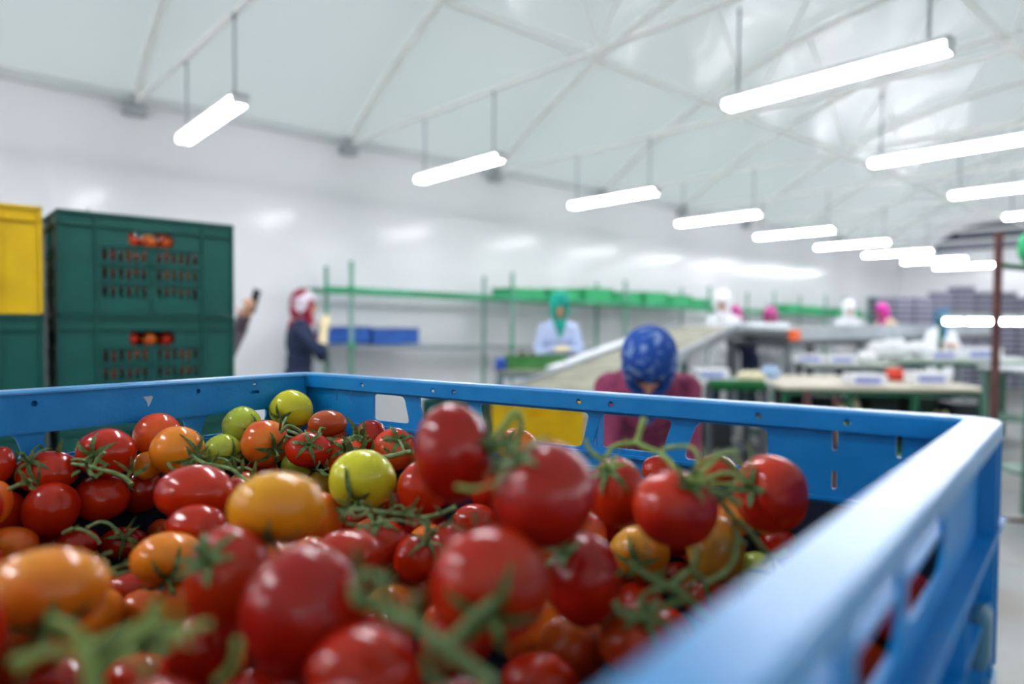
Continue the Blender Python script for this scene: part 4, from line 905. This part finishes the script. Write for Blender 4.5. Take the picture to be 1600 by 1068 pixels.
def person(label, loc, yaw, hl, hr, lean=8, side_lean=0, headp=10, H_=1.62, coat=None, trouser=None, scarf=None, skin=None, glove=None, long_glove=False, vox=.010, pelvis=.90, hem=.22, curl=.6, knee=.02, cat='person', drape=True, scale=1, palm=None):
    t = thing('person', label, cat, loc, yaw); t.scale = (scale,)*3
    k = H_/1.62; P = V((0, 0, pelvis*k)); ln = math.radians(lean)
    up = V((math.sin(math.radians(side_lean)), math.sin(ln), math.cos(ln))).normalized(); fwd = V((0, math.cos(ln), -math.sin(ln)))
    sx = V((1, 0, 0))
    waist = P+up*.16*k; chest = P+up*.34*k; nb = P+up*.47*k
    hp = math.radians(lean*.5+headp); hu = V((0, math.sin(hp), math.cos(hp))); hf = V((0, math.cos(hp), -math.sin(hp)))
    hc = nb+up*.05*k+hu*.13*k
    HMx = Matrix((sx, hf, hu)).transposed()
    SH = [nb-up*.05*k+sx*s*.150*k for s in (-1, 1)]; tgt = [V(hl), V(hr)]
    arms = []
    for i, s in enumerate((-1, 1)):
        e, wpt = ik(SH[i], tgt[i], .27*k, .24*k, V((s*.55, -.25, -.9))); arms.append((SH[i], e, wpt))
    hips = [P+sx*s*.085*k-V((0, 0, .02)) for s in (-1, 1)]
    back = -math.sin(ln)*.10
    knees = [V((s*.10*k, knee, .47*k)) for s in (-1, 1)]; ank = [V((s*.11*k, back, .075*k)) for s in (-1, 1)]
    def torso(bm, f, hemz=0):
        TM = Matrix((sx, fwd, up)).transposed()
        ellipsoid(bm, P+up*.02, (.155*k+f, .115*k+f, .13*k+f), TM); ellipsoid(bm, waist, (.13*k+f, .10*k+f, .14*k+f), TM)
        ellipsoid(bm, chest, (.155*k+f, .115*k+f, .19*k+f), TM); ellipsoid(bm, chest+fwd*.05*k-up*.01, (.125*k+f, .075*k+f, .08*k+f), TM)
        cap(bm, SH[0]-up*.01, SH[1]-up*.01, .05*k+f, .05*k+f)
        cap(bm, nb-up*.03, nb+up*.02, .075*k+f, .05*k+f)
        if hemz:
            for s in (-1, 1): cap(bm, hips[(s+1)//2], hips[(s+1)//2].lerp(knees[(s+1)//2], hemz/.42), .098*k+f, .105*k+f)
            ellipsoid(bm, P-V((0, 0, hemz*.5)), (.165*k+f, .12*k+f, .16*k+f))
    bm = bmesh.new(); torso(bm, 0)
    cap(bm, nb-up*.02, hc-hu*.05, .05*k, .046*k)
    ellipsoid(bm, hc+hu*.02*k, (.072*k, .092*k, .100*k), HMx); ellipsoid(bm, hc+hf*.025*k-hu*.035*k, (.056*k, .066*k, .075*k), HMx)
    cap(bm, hc+hf*.088*k+hu*.012*k, hc+hf*.106*k-hu*.018*k, .008*k, .013*k, 8)
    ellipsoid(bm, hc+hf*.075*k-hu*.083*k, (.022*k, .02*k, .018*k), HMx)
    for s in (-1, 1): ellipsoid(bm, hc+sx*s*.072*k, (.01*k, .018*k, .03*k), HMx)
    for i, (S, E_, Wp) in enumerate(arms):
        chain(bm, [S, E_, Wp], [.046*k, .036*k, .024*k]); d = (Wp-E_).normalized(); s = (-1, 1)[i]
        nr = palm if palm is not None else V((-s*.6, .2, -.7))
        if not glove: hand(bm, Wp, d, nr, -s, curl)
    for i, s in enumerate((-1, 1)):
        chain(bm, [hips[i], knees[i], ank[i]], [.085*k, .055*k, .036*k]); chain(bm, [ank[i]-V((0, .03, .03)), ank[i]+V((0, .13, -.045))], [.036, .026])
    body = fuse('body', bm, skin or SKIN, t, vox*.62)
    for s in (-1, 1):
        bm = bmesh.new(); ellipsoid(bm, hc+hf*.082*k+hu*.022*k+sx*s*.03*k, (.012, .008, .006), HMx, 10, 6); mesh_obj('eye', bm, EYE, t, smooth=180)
        bm = bmesh.new(); cap(bm, hc+hf*.090*k+hu*.040*k+sx*s*.016*k, hc+hf*.084*k+hu*.042*k+sx*s*.046*k, .0035, .0025, 6); mesh_obj('eyebrow', bm, EYE, t, smooth=180)
    bm = bmesh.new(); cap(bm, hc+hf*.092*k-hu*.045*k-sx*.018*k, hc+hf*.092*k-hu*.045*k+sx*.018*k, .006, .006, 6); mesh_obj('mouth', bm, LIP, t, smooth=180)
    if coat:
        bm = bmesh.new(); torso(bm, .016, hem)
        for S, E_, Wp in arms:
            w2 = E_.lerp(Wp, .25 if long_glove else .94); chain(bm, [S, E_, w2], [.062*k, .052*k, .042*k if not long_glove else .048*k])
        fuse('coat', bm, coat, t, vox)
    bm = bmesh.new()
    for i in (0, 1): chain(bm, [hips[i], knees[i], ank[i]+V((0, 0, .01))], [.098*k, .072*k, .06*k])
    fuse('trousers', bm, trouser or mat('dark_trousers', '2A2D36', .8, var=.2), t, vox)
    for i in (0, 1):
        bm = bmesh.new(); a = ank[i]; chain(bm, [V((a.x, a.y-.045, .042)), V((a.x, a.y+.06, .045)), V((a.x, a.y+.15, .036))], [.042, .044, .036]); fuse('shoe', bm, mat('dark_shoes', '1B1B1E', .6, var=.2), t, vox)
    if scarf:
        bm = bmesh.new()
        ellipsoid(bm, hc-hf*.020*k+hu*.032*k, (.106*k, .112*k, .118*k), HMx); ellipsoid(bm, hc-hf*.03*k-hu*.04*k, (.098*k, .095*k, .12*k), HMx)
        for s in (-1, 1): cap(bm, hc+sx*s*.074*k+hf*.025*k+hu*.03*k, hc+sx*s*.052*k+hf*.055*k-hu*.09*k, .030*k, .034*k)
        cap(bm, hc+hf*.03*k-hu*.115*k, nb+up*.02*k+fwd*.02*k, .062*k, .088*k)
        if drape: cap(bm, nb+fwd*.06*k, nb+fwd*.105*k-up*.10*k, .07*k, .035*k); cap(bm, nb-fwd*.05*k, nb-fwd*.085*k-up*.10*k, .075*k, .05*k)
        fuse('headscarf', bm, scarf, t, vox*.8)
    if glove:
        for i, (S, E_, Wp) in enumerate(arms):
            s = (-1, 1)[i]; bm = bmesh.new(); nr = palm if palm is not None else V((-s*.6, .2, -.7)); hand(bm, Wp, (Wp-E_).normalized(), nr, -s, curl, .0025)
            cap(bm, E_.lerp(Wp, .3 if long_glove else .85), Wp, (.045 if long_glove else .036)*k, .034*k); fuse('glove', bm, glove, t, vox*.62)
    return t
def wloc(px_, d): p = at(px_, 534, d); return (p.x, p.y, 0)
CREAM = mat('cream_cotton_glove', 'E0D2A8', .85, var=.05); WHITE = mat('white_cotton', 'E3E6EA', .85, var=.04); NAVY = mat('navy_cloth', '202B45', .85, var=.15)
person('person in a navy coat and burgundy and white headscarf reaching to the rack post', wloc(466, 6.02), math.radians(-84), (-.06, .20, 1.30), (.06, .23, 1.35), lean=4, headp=6, H_=1.62,
       coat=NAVY, scarf=mat('burgundy_white_scarf', '8A1B38', .85, col2='D8D0DA', scale=7, lo=.52, hi=.6, detail=1), glove=CREAM, long_glove=True, skin=SKIN2)
person('person in a pale blue coat and teal headscarf sorting behind the green tray', wloc(871, 7.15), math.radians(184), (-.06, .29, 1.14), (.06, .29, 1.14), lean=10, headp=14, H_=1.66,
       coat=mat('pale_blue_coat', 'B4C2E2', .85, var=.05), scarf=mat('teal_scarf', '0F8577', .8, col2='17A08C', scale=9), glove=CREAM)
person('person bending forward in a burgundy top and blue patterned headscarf, behind the blue crate', wloc(1010, 3.10), math.radians(170), (-.11, .50, .64), (.11, .50, .64), lean=50, headp=43, H_=1.64, pelvis=.875,
       coat=mat('burgundy_top', '8C3A58', .85, col2='7A3050', scale=20), scarf=mat('blue_patterned_scarf', '1A4590', .85, col2='6F86B4', scale=26, lo=.54, hi=.62), trouser=mat('wine_trousers', '5A2238', .85, var=.2), vox=.008)
person('person behind the green crates raising a phone, only the knitted sleeve and hand showing', wloc(300, 4.3), math.radians(-88), (.12, .37, 1.44), (.02, .32, 1.38), lean=2, headp=4, H_=1.58,
       coat=mat('grey_brown_knit', '6B5F66', .9, col2='57505A', scale=60), skin=SKIN2, scarf=mat('dark_grey_scarf', '3A3A42', .9, var=.2), curl=.95, vox=.008, palm=V((-.2, -.4, .2)))
ph = thing('phone', 'dark smartphone held up in the raised hand beside the green crates', 'phone')
bm = bmesh.new(); box(bm, -.036, .036, -.004, .004, -.075, .075); mesh_obj('case', bm, mat('dark_phone_case', '23262C', .4, var=.2), ph, bevel=.003)
bm = bmesh.new(); box(bm, -.031, .031, -.0048, -.004, -.068, .068); mesh_obj('screen', bm, mat('phone_screen', '101418', .1, var=.2), ph)
p = at(397, 470, 4.22); ph.location = p; ph.rotation_euler = (math.radians(-8), math.radians(16), math.radians(-35))

# ================================================================ packing line, tables and goods
M_steel = mat('brushed_steel', 'AEB4B8', .32, metal=.55, col2='9AA1A6', scale=4)
M_panel = mat('grey_machine_panel', 'B6BDC2', .4, col2='A5ADB4', scale=2)
M_slat2 = mat('worn_conveyor_slats', 'A9A794', .6, col2='8F8E7E', scale=5)
M_dsteel = mat('dark_steel', '4B5258', .5, metal=.3, var=.2)
M_rust = mat('rust_brown_steel', '6B4640', .7, col2='54363A', scale=6)
M_top = mat('worn_cream_table_top', 'CFC7B4', .55, col2='B9B4A2', scale=3)
M_top2 = mat('pale_green_grey_counter', 'BCC6BD', .5, col2='A9B5AC', scale=3)
M_dgreen = mat('dark_green_steel', '1F5B42', .55, var=.15)
# inclined slatted conveyor
cv = thing('conveyor', 'inclined slatted conveyor rising from the left to the sorting line', 'conveyor')
A0 = V((.30, 5.10, .885)); A1 = V((2.40, 8.40, 1.365)); cu_ = (A1-A0); Lc = cu_.length; cu_.normalize(); cw_ = V((cu_.y, -cu_.x, 0)).normalized(); cn_ = cw_.cross(cu_).normalized()
if cn_.z < 0: cn_ = -cn_
CVF = lambda c: A0+cu_*c.x+cw_*c.y+cn_*c.z
bm = bmesh.new(); ns = 62
for i in range(ns): box(bm, Lc*i/ns, Lc*(i+.72)/ns, -.33, .33, -.006, .010, CVF)
box(bm, 0, Lc, -.31, .31, -.014, -.008, CVF)
mesh_obj('slat_belt', bm, M_slat2, cv)
for y in (-.36, .36):
    bm = bmesh.new(); box(bm, -.05, Lc+.05, y-.022, y+.022, -.075, .04, CVF); mesh_obj('side_rail', bm, M_steel, cv, bevel=.004)
for x in (0.0, Lc):
    bm = bmesh.new(); tube(bm, [CVF(V((x, -.33, -.03))), CVF(V((x, .33, -.03)))], .035, 12); mesh_obj('roller', bm, M_dsteel, cv, smooth=60)
for x in (.35, 2.0, 3.6):
    for y in (-.36, .36):
        p = CVF(V((x, y, -.07))); bm = bmesh.new(); box(bm, p.x-.022, p.x+.022, p.y-.022, p.y+.022, 0, p.z+.03); mesh_obj('leg', bm, M_dsteel, cv)
bm = bmesh.new(); box(bm, .9, 3.0, -.56, -.385, .0, .02, CVF); o = mesh_obj('side_tray', bm, WHITE, cv, bevel=.004); o['label'] = 'white side tray along the left rail'
# sorting line running along the hall
ln_ = thing('sorting_line', 'long raised grey sorting line with side panels above the tables', 'sorting machine')
B0 = V((3.20, 7.92, 0)); LF = lambda c: B0+R_*c.x+N_*c.y+V((0, 0, c.z))
bm = bmesh.new(); box(bm, 0, 9, 0, .02, 1.21, 1.39, LF); mesh_obj('side_panel', bm, M_panel, ln_, bevel=.004)
bm = bmesh.new(); box(bm, 0, 9, -.8, -.78, 1.21, 1.39, LF); mesh_obj('side_panel', bm, M_panel, ln_, bevel=.004)
bm = bmesh.new(); box(bm, 0, 9, -.78, 0, 1.28, 1.31, LF); mesh_obj('belt', bm, mat('light_grey_belt', 'D0D4D6', .35, var=.05), ln_)
bm = bmesh.new(); box(bm, -.02, 9, -.79, .01, 1.14, 1.20, LF); mesh_obj('under_frame', bm, M_dsteel, ln_)
for x in (.1, 2.2, 4.4, 6.6, 8.8):
    for y in (-.74, -.03):
        bm = bmesh.new(); box(bm, x-.05, x+.05, y-.05, y+.03, 0, 1.14, LF); mesh_obj('leg', bm, mat('grey_painted_leg', '7A8288', .5, var=.1), ln_, bevel=.004)
bm = bmesh.new(); c = LF(V((.02, -.2, 1.34))); tube(bm, [c-N_*.35, c+N_*.22], .085, 16); mesh_obj('drum', bm, M_steel, ln_, smooth=60)
bm = bmesh.new(); box(bm, -.06, .08, .03, .12, 1.22, 1.34, LF); o = mesh_obj('switch_box', bm, mat('orange_plastic', 'E8622C', .5, var=.05), ln_, bevel=.01); o['label'] = 'small orange box at the near end'
# tables
def table(label, x0, x1, y0, y1, z, mt, ml, legs=None, ang=0, shelf=False, cat='table', skirt=.045):
    t = thing('work_table', label, cat, (x0, y0, 0), ang); w_, d_ = x1-x0, y1-y0
    bm = bmesh.new(); box(bm, 0, w_, 0, d_, z-.03, z); mesh_obj('table_top', bm, mt, t, bevel=.004)
    for y_ in (.02, d_-.05): bm = bmesh.new(); box(bm, .02, w_-.02, y_, y_+.03, z-.03-skirt, z-.031); mesh_obj('apron', bm, ml, t)
    for lx in (legs or (.05, w_-.05)):
        for ly in (.05, d_-.05): bm = bmesh.new(); box(bm, lx-.024, lx+.024, ly-.024, ly+.024, 0, z-.031); mesh_obj('leg', bm, ml, t)
    if shelf: bm = bmesh.new(); box(bm, .04, w_-.04, .04, d_-.04, .28, .30); mesh_obj('lower_shelf', bm, ml, t)
    return t
def on(x, y, z): return (x, y, z)
table('small grey work table with a mossy green tray, in front of the teal scarfed person', -.15, .56, 6.28, 6.85, .97, M_slat2, mat('blue_grey_steel', '6F8792', .5, var=.1), ang=math.radians(3))
T1 = table('long table with a worn cream top and green legs, nearest on the right', 2.35, 4.12, 5.95, 7.3, .87, M_top, M_dgreen, legs=(.05, .6, 1.15, 1.72), ang=math.radians(-4), shelf=True)
T4 = table('pale green grey counter behind the bending person', 1.68, 2.28, 5.95, 6.5, .90, M_top2, M_dsteel, shelf=True, ang=0)
T3 = table('far pale counter across the hall under the sorting line', 4.35, 6.25, 8.0, 8.85, 1.0, M_top2, M_dgreen, shelf=True, ang=math.radians(-4))
T5 = table('grey steel table with green legs at the right picture edge', 3.80, 5.0, 5.02, 5.62, 1.09, M_panel, mat('green_grey_leg', '587A6C', .5, var=.1), shelf=True, ang=math.radians(-3))
T6 = table('middle counter between the cream table and the sorting line', 3.18, 4.15, 7.36, 7.8, .98, M_top2, M_dsteel, ang=math.radians(-4))
# goods: cartons with a blue stripe
M_carton = mat('white_carton', 'E2E4E8', .6, var=.04); M_stripe = mat('lavender_blue_print', '8A93C9', .6, var=.06); M_beige = mat('cream_paper', 'E2DDB8', .7, var=.05)
def carton():
    t = bpy.data.objects.new('carton', None); C.objects.link(t)
    bm = bmesh.new(); box(bm, -.16, .16, -.11, .11, 0, .10); mesh_obj('box', bm, M_carton, t, bevel=.006)
    bm = bmesh.new(); box(bm, -.13, .10, -.1115, -.1105, .02, .075); mesh_obj('printed_label', bm, M_stripe, t)
    bm = bmesh.new(); box(bm, -.163, .163, -.113, .113, .085, .103); mesh_obj('lid', bm, M_carton, t, bevel=.004)
    return t
ct = carton()
for (px_, d_, z, sc, lab) in ((1352, 6.15, .871, .95, 'on the cream table beside its left front edge'), (1450, 6.35, .871, 1.0, 'on the cream table, right of the red bag'), (1112, 6.3, .901, .9, 'on the pale counter behind the bending person'),
                              (1263, 7.55, .981, .9, 'on the middle counter, left end'), (1313, 7.5, .981, .9, 'on the middle counter, right end'),
                              (1528, 8.25, 1.001, 1.3, 'on the far counter left of the rusty post'), (1470, 8.15, 1.001, 1.0, 'on the far counter behind the white bags')):
    p = at(px_, 534, d_); put(ct, (p.x, p.y, z+.001), math.radians(-4), 'white carton with a lavender blue print '+lab, 'carton', 'white printed cartons', sc=sc)
def bag(name, label, cat, px_, d_, z, rx, ry, rz_, m, seed):
    r_ = random.Random(seed); p = at(px_, 534, d_); bm = bmesh.new()
    res = bmesh.ops.create_uvsphere(bm, u_segments=20, v_segments=12, radius=1)
    ph_ = r_.uniform(0, 6)
    for v in res['verts']:
        c = v.co; k = 1+.13*math.sin(5*c.x+ph_)*math.cos(4*c.y+ph_)+.07*math.sin(11*c.z+7*c.x)
        v.co = V((c.x*rx*k, c.y*ry*k, max((c.z+.85)*rz_*k*.55, 0)))
    o = mesh_obj(name, bm, m, smooth=60); o.location = (p.x, p.y, z+.001); return tag(o, label, cat)
M_bag = mat('white_plastic_bag', 'E6E8EA', .45, var=.04)
bag('plastic_bag', 'crumpled white plastic bag on the middle counter under the sorting line', 'bag', 1356, 7.45, .981, .10, .12, .14, M_bag, 1)
bag('plastic_bag', 'larger crumpled white bag on the far counter right of the small one', 'bag', 1392, 8.35, 1.001, .26, .16, .22, M_bag, 2)
bag('plastic_bag', 'white bag heap on the far counter near the blue scarfed person', 'bag', 1440, 8.5, 1.001, .18, .14, .20, M_bag, 3)
bag('red_bag', 'small red bag between two white cartons on the cream table', 'bag', 1402, 6.6, .871, .10, .08, .12, mat('red_plastic', 'C8402E', .5, var=.1), 4)
bag('paper_bundle', 'cream paper bundle on the edge of the pale counter by the grey legs', 'bundle', 1176, 6.08, .901, .13, .08, .09, M_beige, 5)
bag('blue_bag', 'pale blue bag at the right end of the pale counter', 'bag', 1206, 6.35, .901, .09, .08, .12, mat('pale_blue_plastic', '9FB8D6', .5, var=.05), 8)
# mossy tray with tomatoes on the small table
p = at(791, 534, 6.34); put(ft, (p.x, p.y, .971), math.radians(3), 'mossy green tray of vegetables on the small work table', 'tray', sc=1.0)
rr_ = random.Random(2)
for i in range(9):
    o = bpy.data.objects.new('tomato', fm[(0, 3, 4, 1, 0, 4, 3, 1, 0)[i]]); C.objects.link(o); o.location = (p.x+.06+.054*i, p.y+.12+.08*(i % 2), .971+.011+.025+(.0)); o.scale = (1, 1, 1)
    o.location.z = .971+.036; tag(o, 'tomato in the mossy green tray on the small work table', 'tomato', 'tomatoes in the mossy green tray')
p2_ = at(777, 534, 6.3)
bm = bmesh.new(); box(bm, 0, .10, 0, .3, 0, .10); o = mesh_obj('blue_box', bm, mat('bright_blue_plastic', '2B4FA6', .4, var=.1), bevel=.008); o.location = (p2_.x-.02, p2_.y-.02, .971); tag(o, 'small bright blue box at the left end of the small work table', 'box')
for i, (px_, rad, m_) in enumerate(((816, .04, mat('brown_pot', '6A4A3A', .5, var=.1)), (832, .035, mat('brown_pot', '6A4A3A')))):
    p = at(px_, 534, 6.75); bm = bmesh.new(); tube(bm, [(0, 0, 0), (0, 0, .13), (0, 0, .15)], [rad*.8, rad, rad*.6], 14); o = mesh_obj('jar', bm, m_, smooth=50); o.location = (p.x, 6.78, .971); tag(o, 'brown jar standing behind the mossy green tray, %s' % ('left one' if i == 0 else 'right one'), 'jar')
# green roller brush under the counter
rb_ = thing('roller_brush', 'dark green cylindrical roller below the pale counter, right of the bending person', 'roller')
a = at(1108, 601, 5.6); b = at(1193, 603, 5.6)
bm = bmesh.new(); tube(bm, [a, b], .048, 18); mesh_obj('brush', bm, mat('dark_green_bristles', '0E5E2E', .8, bump=.8, bscale=300, var=.2), rb_, smooth=60)
for q in (a, b): bm = bmesh.new(); box(bm, q.x-.02, q.x+.02, q.y-.03, q.y+.03, 0, q.z+.02); mesh_obj('stand', bm, M_dsteel, rb_)
# dark boxes below the tables
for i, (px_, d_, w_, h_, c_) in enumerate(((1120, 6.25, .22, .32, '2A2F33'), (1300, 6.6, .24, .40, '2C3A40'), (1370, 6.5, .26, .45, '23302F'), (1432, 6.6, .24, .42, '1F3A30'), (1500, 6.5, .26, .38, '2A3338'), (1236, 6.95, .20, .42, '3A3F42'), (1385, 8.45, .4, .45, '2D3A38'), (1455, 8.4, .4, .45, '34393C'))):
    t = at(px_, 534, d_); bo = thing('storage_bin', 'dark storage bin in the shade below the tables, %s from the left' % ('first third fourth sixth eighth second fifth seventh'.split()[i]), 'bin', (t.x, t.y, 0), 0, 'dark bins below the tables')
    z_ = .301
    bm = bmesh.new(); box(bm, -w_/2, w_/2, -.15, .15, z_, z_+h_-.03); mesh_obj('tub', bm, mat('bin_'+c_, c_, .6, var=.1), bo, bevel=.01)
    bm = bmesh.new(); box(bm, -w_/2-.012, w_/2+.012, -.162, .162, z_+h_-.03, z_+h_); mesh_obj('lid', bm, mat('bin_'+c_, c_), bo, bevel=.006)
# cream sacks under the tables
for i, (px_, d_, s_) in enumerate(((1330, 6.2, .13), (1475, 6.15, .10))):
    bag('sack', 'cream sack standing below the tables, %s' % ('left of the green legs', 'below the right end of the cream table')[i], 'sack', px_, d_, .301, s_, .1, s_*3.2, mat('cream_sack', 'D6CFA8', .8, var=.08), 20+i)
# rusty posts
def post(px_, d_, z1, label, r_=.02):
    p = at(px_, 534, d_); t = thing('steel_post', label, 'post', (p.x, p.y, 0))
    bm = bmesh.new(); box(bm, -r_, r_, -r_, r_, .012, z1); mesh_obj('tube', bm, M_rust, t)
    bm = bmesh.new(); box(bm, -.07, .07, -.07, .07, 0, .012); mesh_obj('foot_plate', bm, M_rust, t); return t
tall = post(1556, 5.0, 2.10, 'tall thin rusty brown post at the right, left of the picture edge')
post(1263, 5.7, .85, 'short rusty post at the left end of the cream table', .022); post(1308, 5.75, .80, 'short rusty post under the cream table, right of the first', .018); 
bm = bmesh.new(); tube(bm, [(.0, 0, 1.86), (.08, 0, 1.85), (.25, -.02, 1.83)], [.022, .02, .022], 8); mesh_obj('arm', bm, M_dgreen, tall)
hb = thing('hanging_bag', 'green and yellow bag hanging by the tall rusty post at the right edge', 'bag', tall.location[:], 0)
bm = bmesh.new(); ellipsoid(bm, (.22, .0, 1.98), (.075, .06, .12)); mesh_obj('bag_body', bm, mat('green_cloth', '2FA36B', .7, var=.1), hb, smooth=180)
bm = bmesh.new(); ellipsoid(bm, (.235, -.055, 1.93), (.03, .015, .03)); mesh_obj('patch', bm, mat('yellow_cloth', 'D8B13A', .7, var=.1), hb, smooth=180)
# floor cable
bm = bmesh.new(); tube(bm, smooth_path([(3.6, 4.9, .012), (4.3, 4.8, .012), (5.2, 4.85, .012), (6.5, 5.0, .012)]), .012, 8); tag(mesh_obj('cable', bm, M_rust, smooth=60), 'dark cable lying on the pale floor at the right edge', 'cable')
# glowing tubes added to imitate lamp reflections in shiny steel
M_refl = mat('reflection_glow', 'F4F8FF', .5, emit=26)
bmf = thing('tube_frame', 'pale overhead frame carrying the short glowing reflection tubes over the far sorting line', 'frame')
f0 = at(1468, 497, 9.0); f1 = at(1640, 497, 9.0)
bm = bmesh.new(); box(bm, f0.x, f1.x, f0.y-.03, f0.y+.03, 1.505, 1.545); mesh_obj('beam', bm, M_top2, bmf, bevel=.004)
for x in (f0.x+.02, (f0.x+f1.x)/2, f1.x-.02): bm = bmesh.new(); box(bm, x-.02, x+.02, f0.y-.02, f0.y+.02, 0, 1.505); mesh_obj('leg', bm, M_dgreen, bmf)
for i, (a_, b_) in enumerate(((1477, 1502), (1512, 1550), (1560, 1575), (1584, 1610))):
    p = at(a_, 503, 9.0); q = at(b_, 503, 9.0); t = thing('reflection_tube', 'short glowing tube imitating a lamp reflection under the pale frame, %s from the left' % ORDN[i], 'lamp', group='imitated lamp reflections')
    bm = bmesh.new(); tube(bm, [(p.x, p.y, 1.455), (q.x, p.y, 1.455)], .03, 10); mesh_obj('tube', bm, M_refl, t, smooth=60)
    bm = bmesh.new(); box(bm, p.x, q.x, p.y-.03, p.y+.03, 1.486, 1.503); mesh_obj('housing', bm, M_house, t)
# grey crate stacks at the far end
M_gk = mat('grey_crate_plastic', '5D5E6E', .6, var=.12); M_gk2 = mat('light_grey_rim', 'A2A3B2', .6, var=.05)
def gcrate():
    t = bpy.data.objects.new('grey_crate', None); C.objects.link(t)
    bm = bmesh.new(); box(bm, -.2, .2, -.16, .16, 0, .085); mesh_obj('body', bm, M_gk, t)
    bm = bmesh.new(); box(bm, -.205, .205, -.165, .165, .085, .118); mesh_obj('rim', bm, M_gk2, t)
    return t
gk = gcrate()
for i, (px_, nl) in enumerate(((1375, 17), (1406, 17), (1437, 17), (1468, 18), (1500, 19), (1532, 18), (1564, 18), (1596, 17))):
    p = at(px_, 534, 15.2)
    for j in range(nl):
        put(gk, (p.x+.008*((j*7) % 3-1), p.y, j*.1185), 0, 'grey crate in the %s tall stack from the left at the far end' % ORDN[i], 'crate', 'grey crates in the %s far stack' % ORDN[i])
MAG = mat('magenta_scarf', 'AE3A82', .8, col2='C25294', scale=9)
kw = dict(vox=.014, trouser=NAVY)
person('person in a white coat and white hood at the top of the conveyor', wloc(1132, 9.4), math.radians(150), (-.1, .3, 1.15), (.1, .3, 1.15), H_=1.78, coat=WHITE, scarf=mat('white_hood', 'E8E6EA', .85, var=.03), glove=WHITE, headp=14, **kw)
person('person in navy with a magenta scarf leaning over right behind the white hooded one', wloc(1168, 10.2), math.radians(120), (-.1, .35, 1.1), (.1, .35, 1.1), H_=1.66, coat=NAVY, scarf=MAG, lean=24, headp=20, **kw)
person('person in a pale coat and magenta scarf bending at the start of the sorting line', wloc(1206, 10.5), math.radians(150), (-.1, .35, 1.1), (.1, .35, 1.1), H_=1.62, coat=WHITE, scarf=MAG, lean=14, headp=24, **kw)
person('person in a white coat and white cap beside the raised green tray', wloc(1322, 12.3), math.radians(170), (-.1, .3, 1.1), (.1, .3, 1.1), H_=1.76, coat=WHITE, scarf=WHITE, headp=14, **kw)
person('person in a beige coat with a bright magenta scarf before the grey crate stacks', wloc(1394, 13.3), math.radians(110), (-.1, .38, 1.1), (.1, .38, 1.1), H_=1.78, coat=mat('beige_coat', 'D8C0A4', .85, var=.05), scarf=mat('bright_pink_scarf', 'CE3A9C', .8, var=.1), lean=22, headp=16, **kw)
person('person in a white coat and deep blue scarf left of the bright reflection tubes', wloc(1466, 10.3), math.radians(175), (-.1, .3, 1.1), (.1, .3, 1.1), H_=1.58, coat=WHITE, scarf=mat('deep_blue_scarf', '1E6A96', .8, var=.1), headp=14, **kw)
# raised green tray at the end of the rack
put(gt, H(15.3, QB+.44, ztop(15.3)+.012), RZA, 'bright green tray at the far end of the rack beside the white capped person', 'tray', None, tilt=math.radians(0), sc=1)
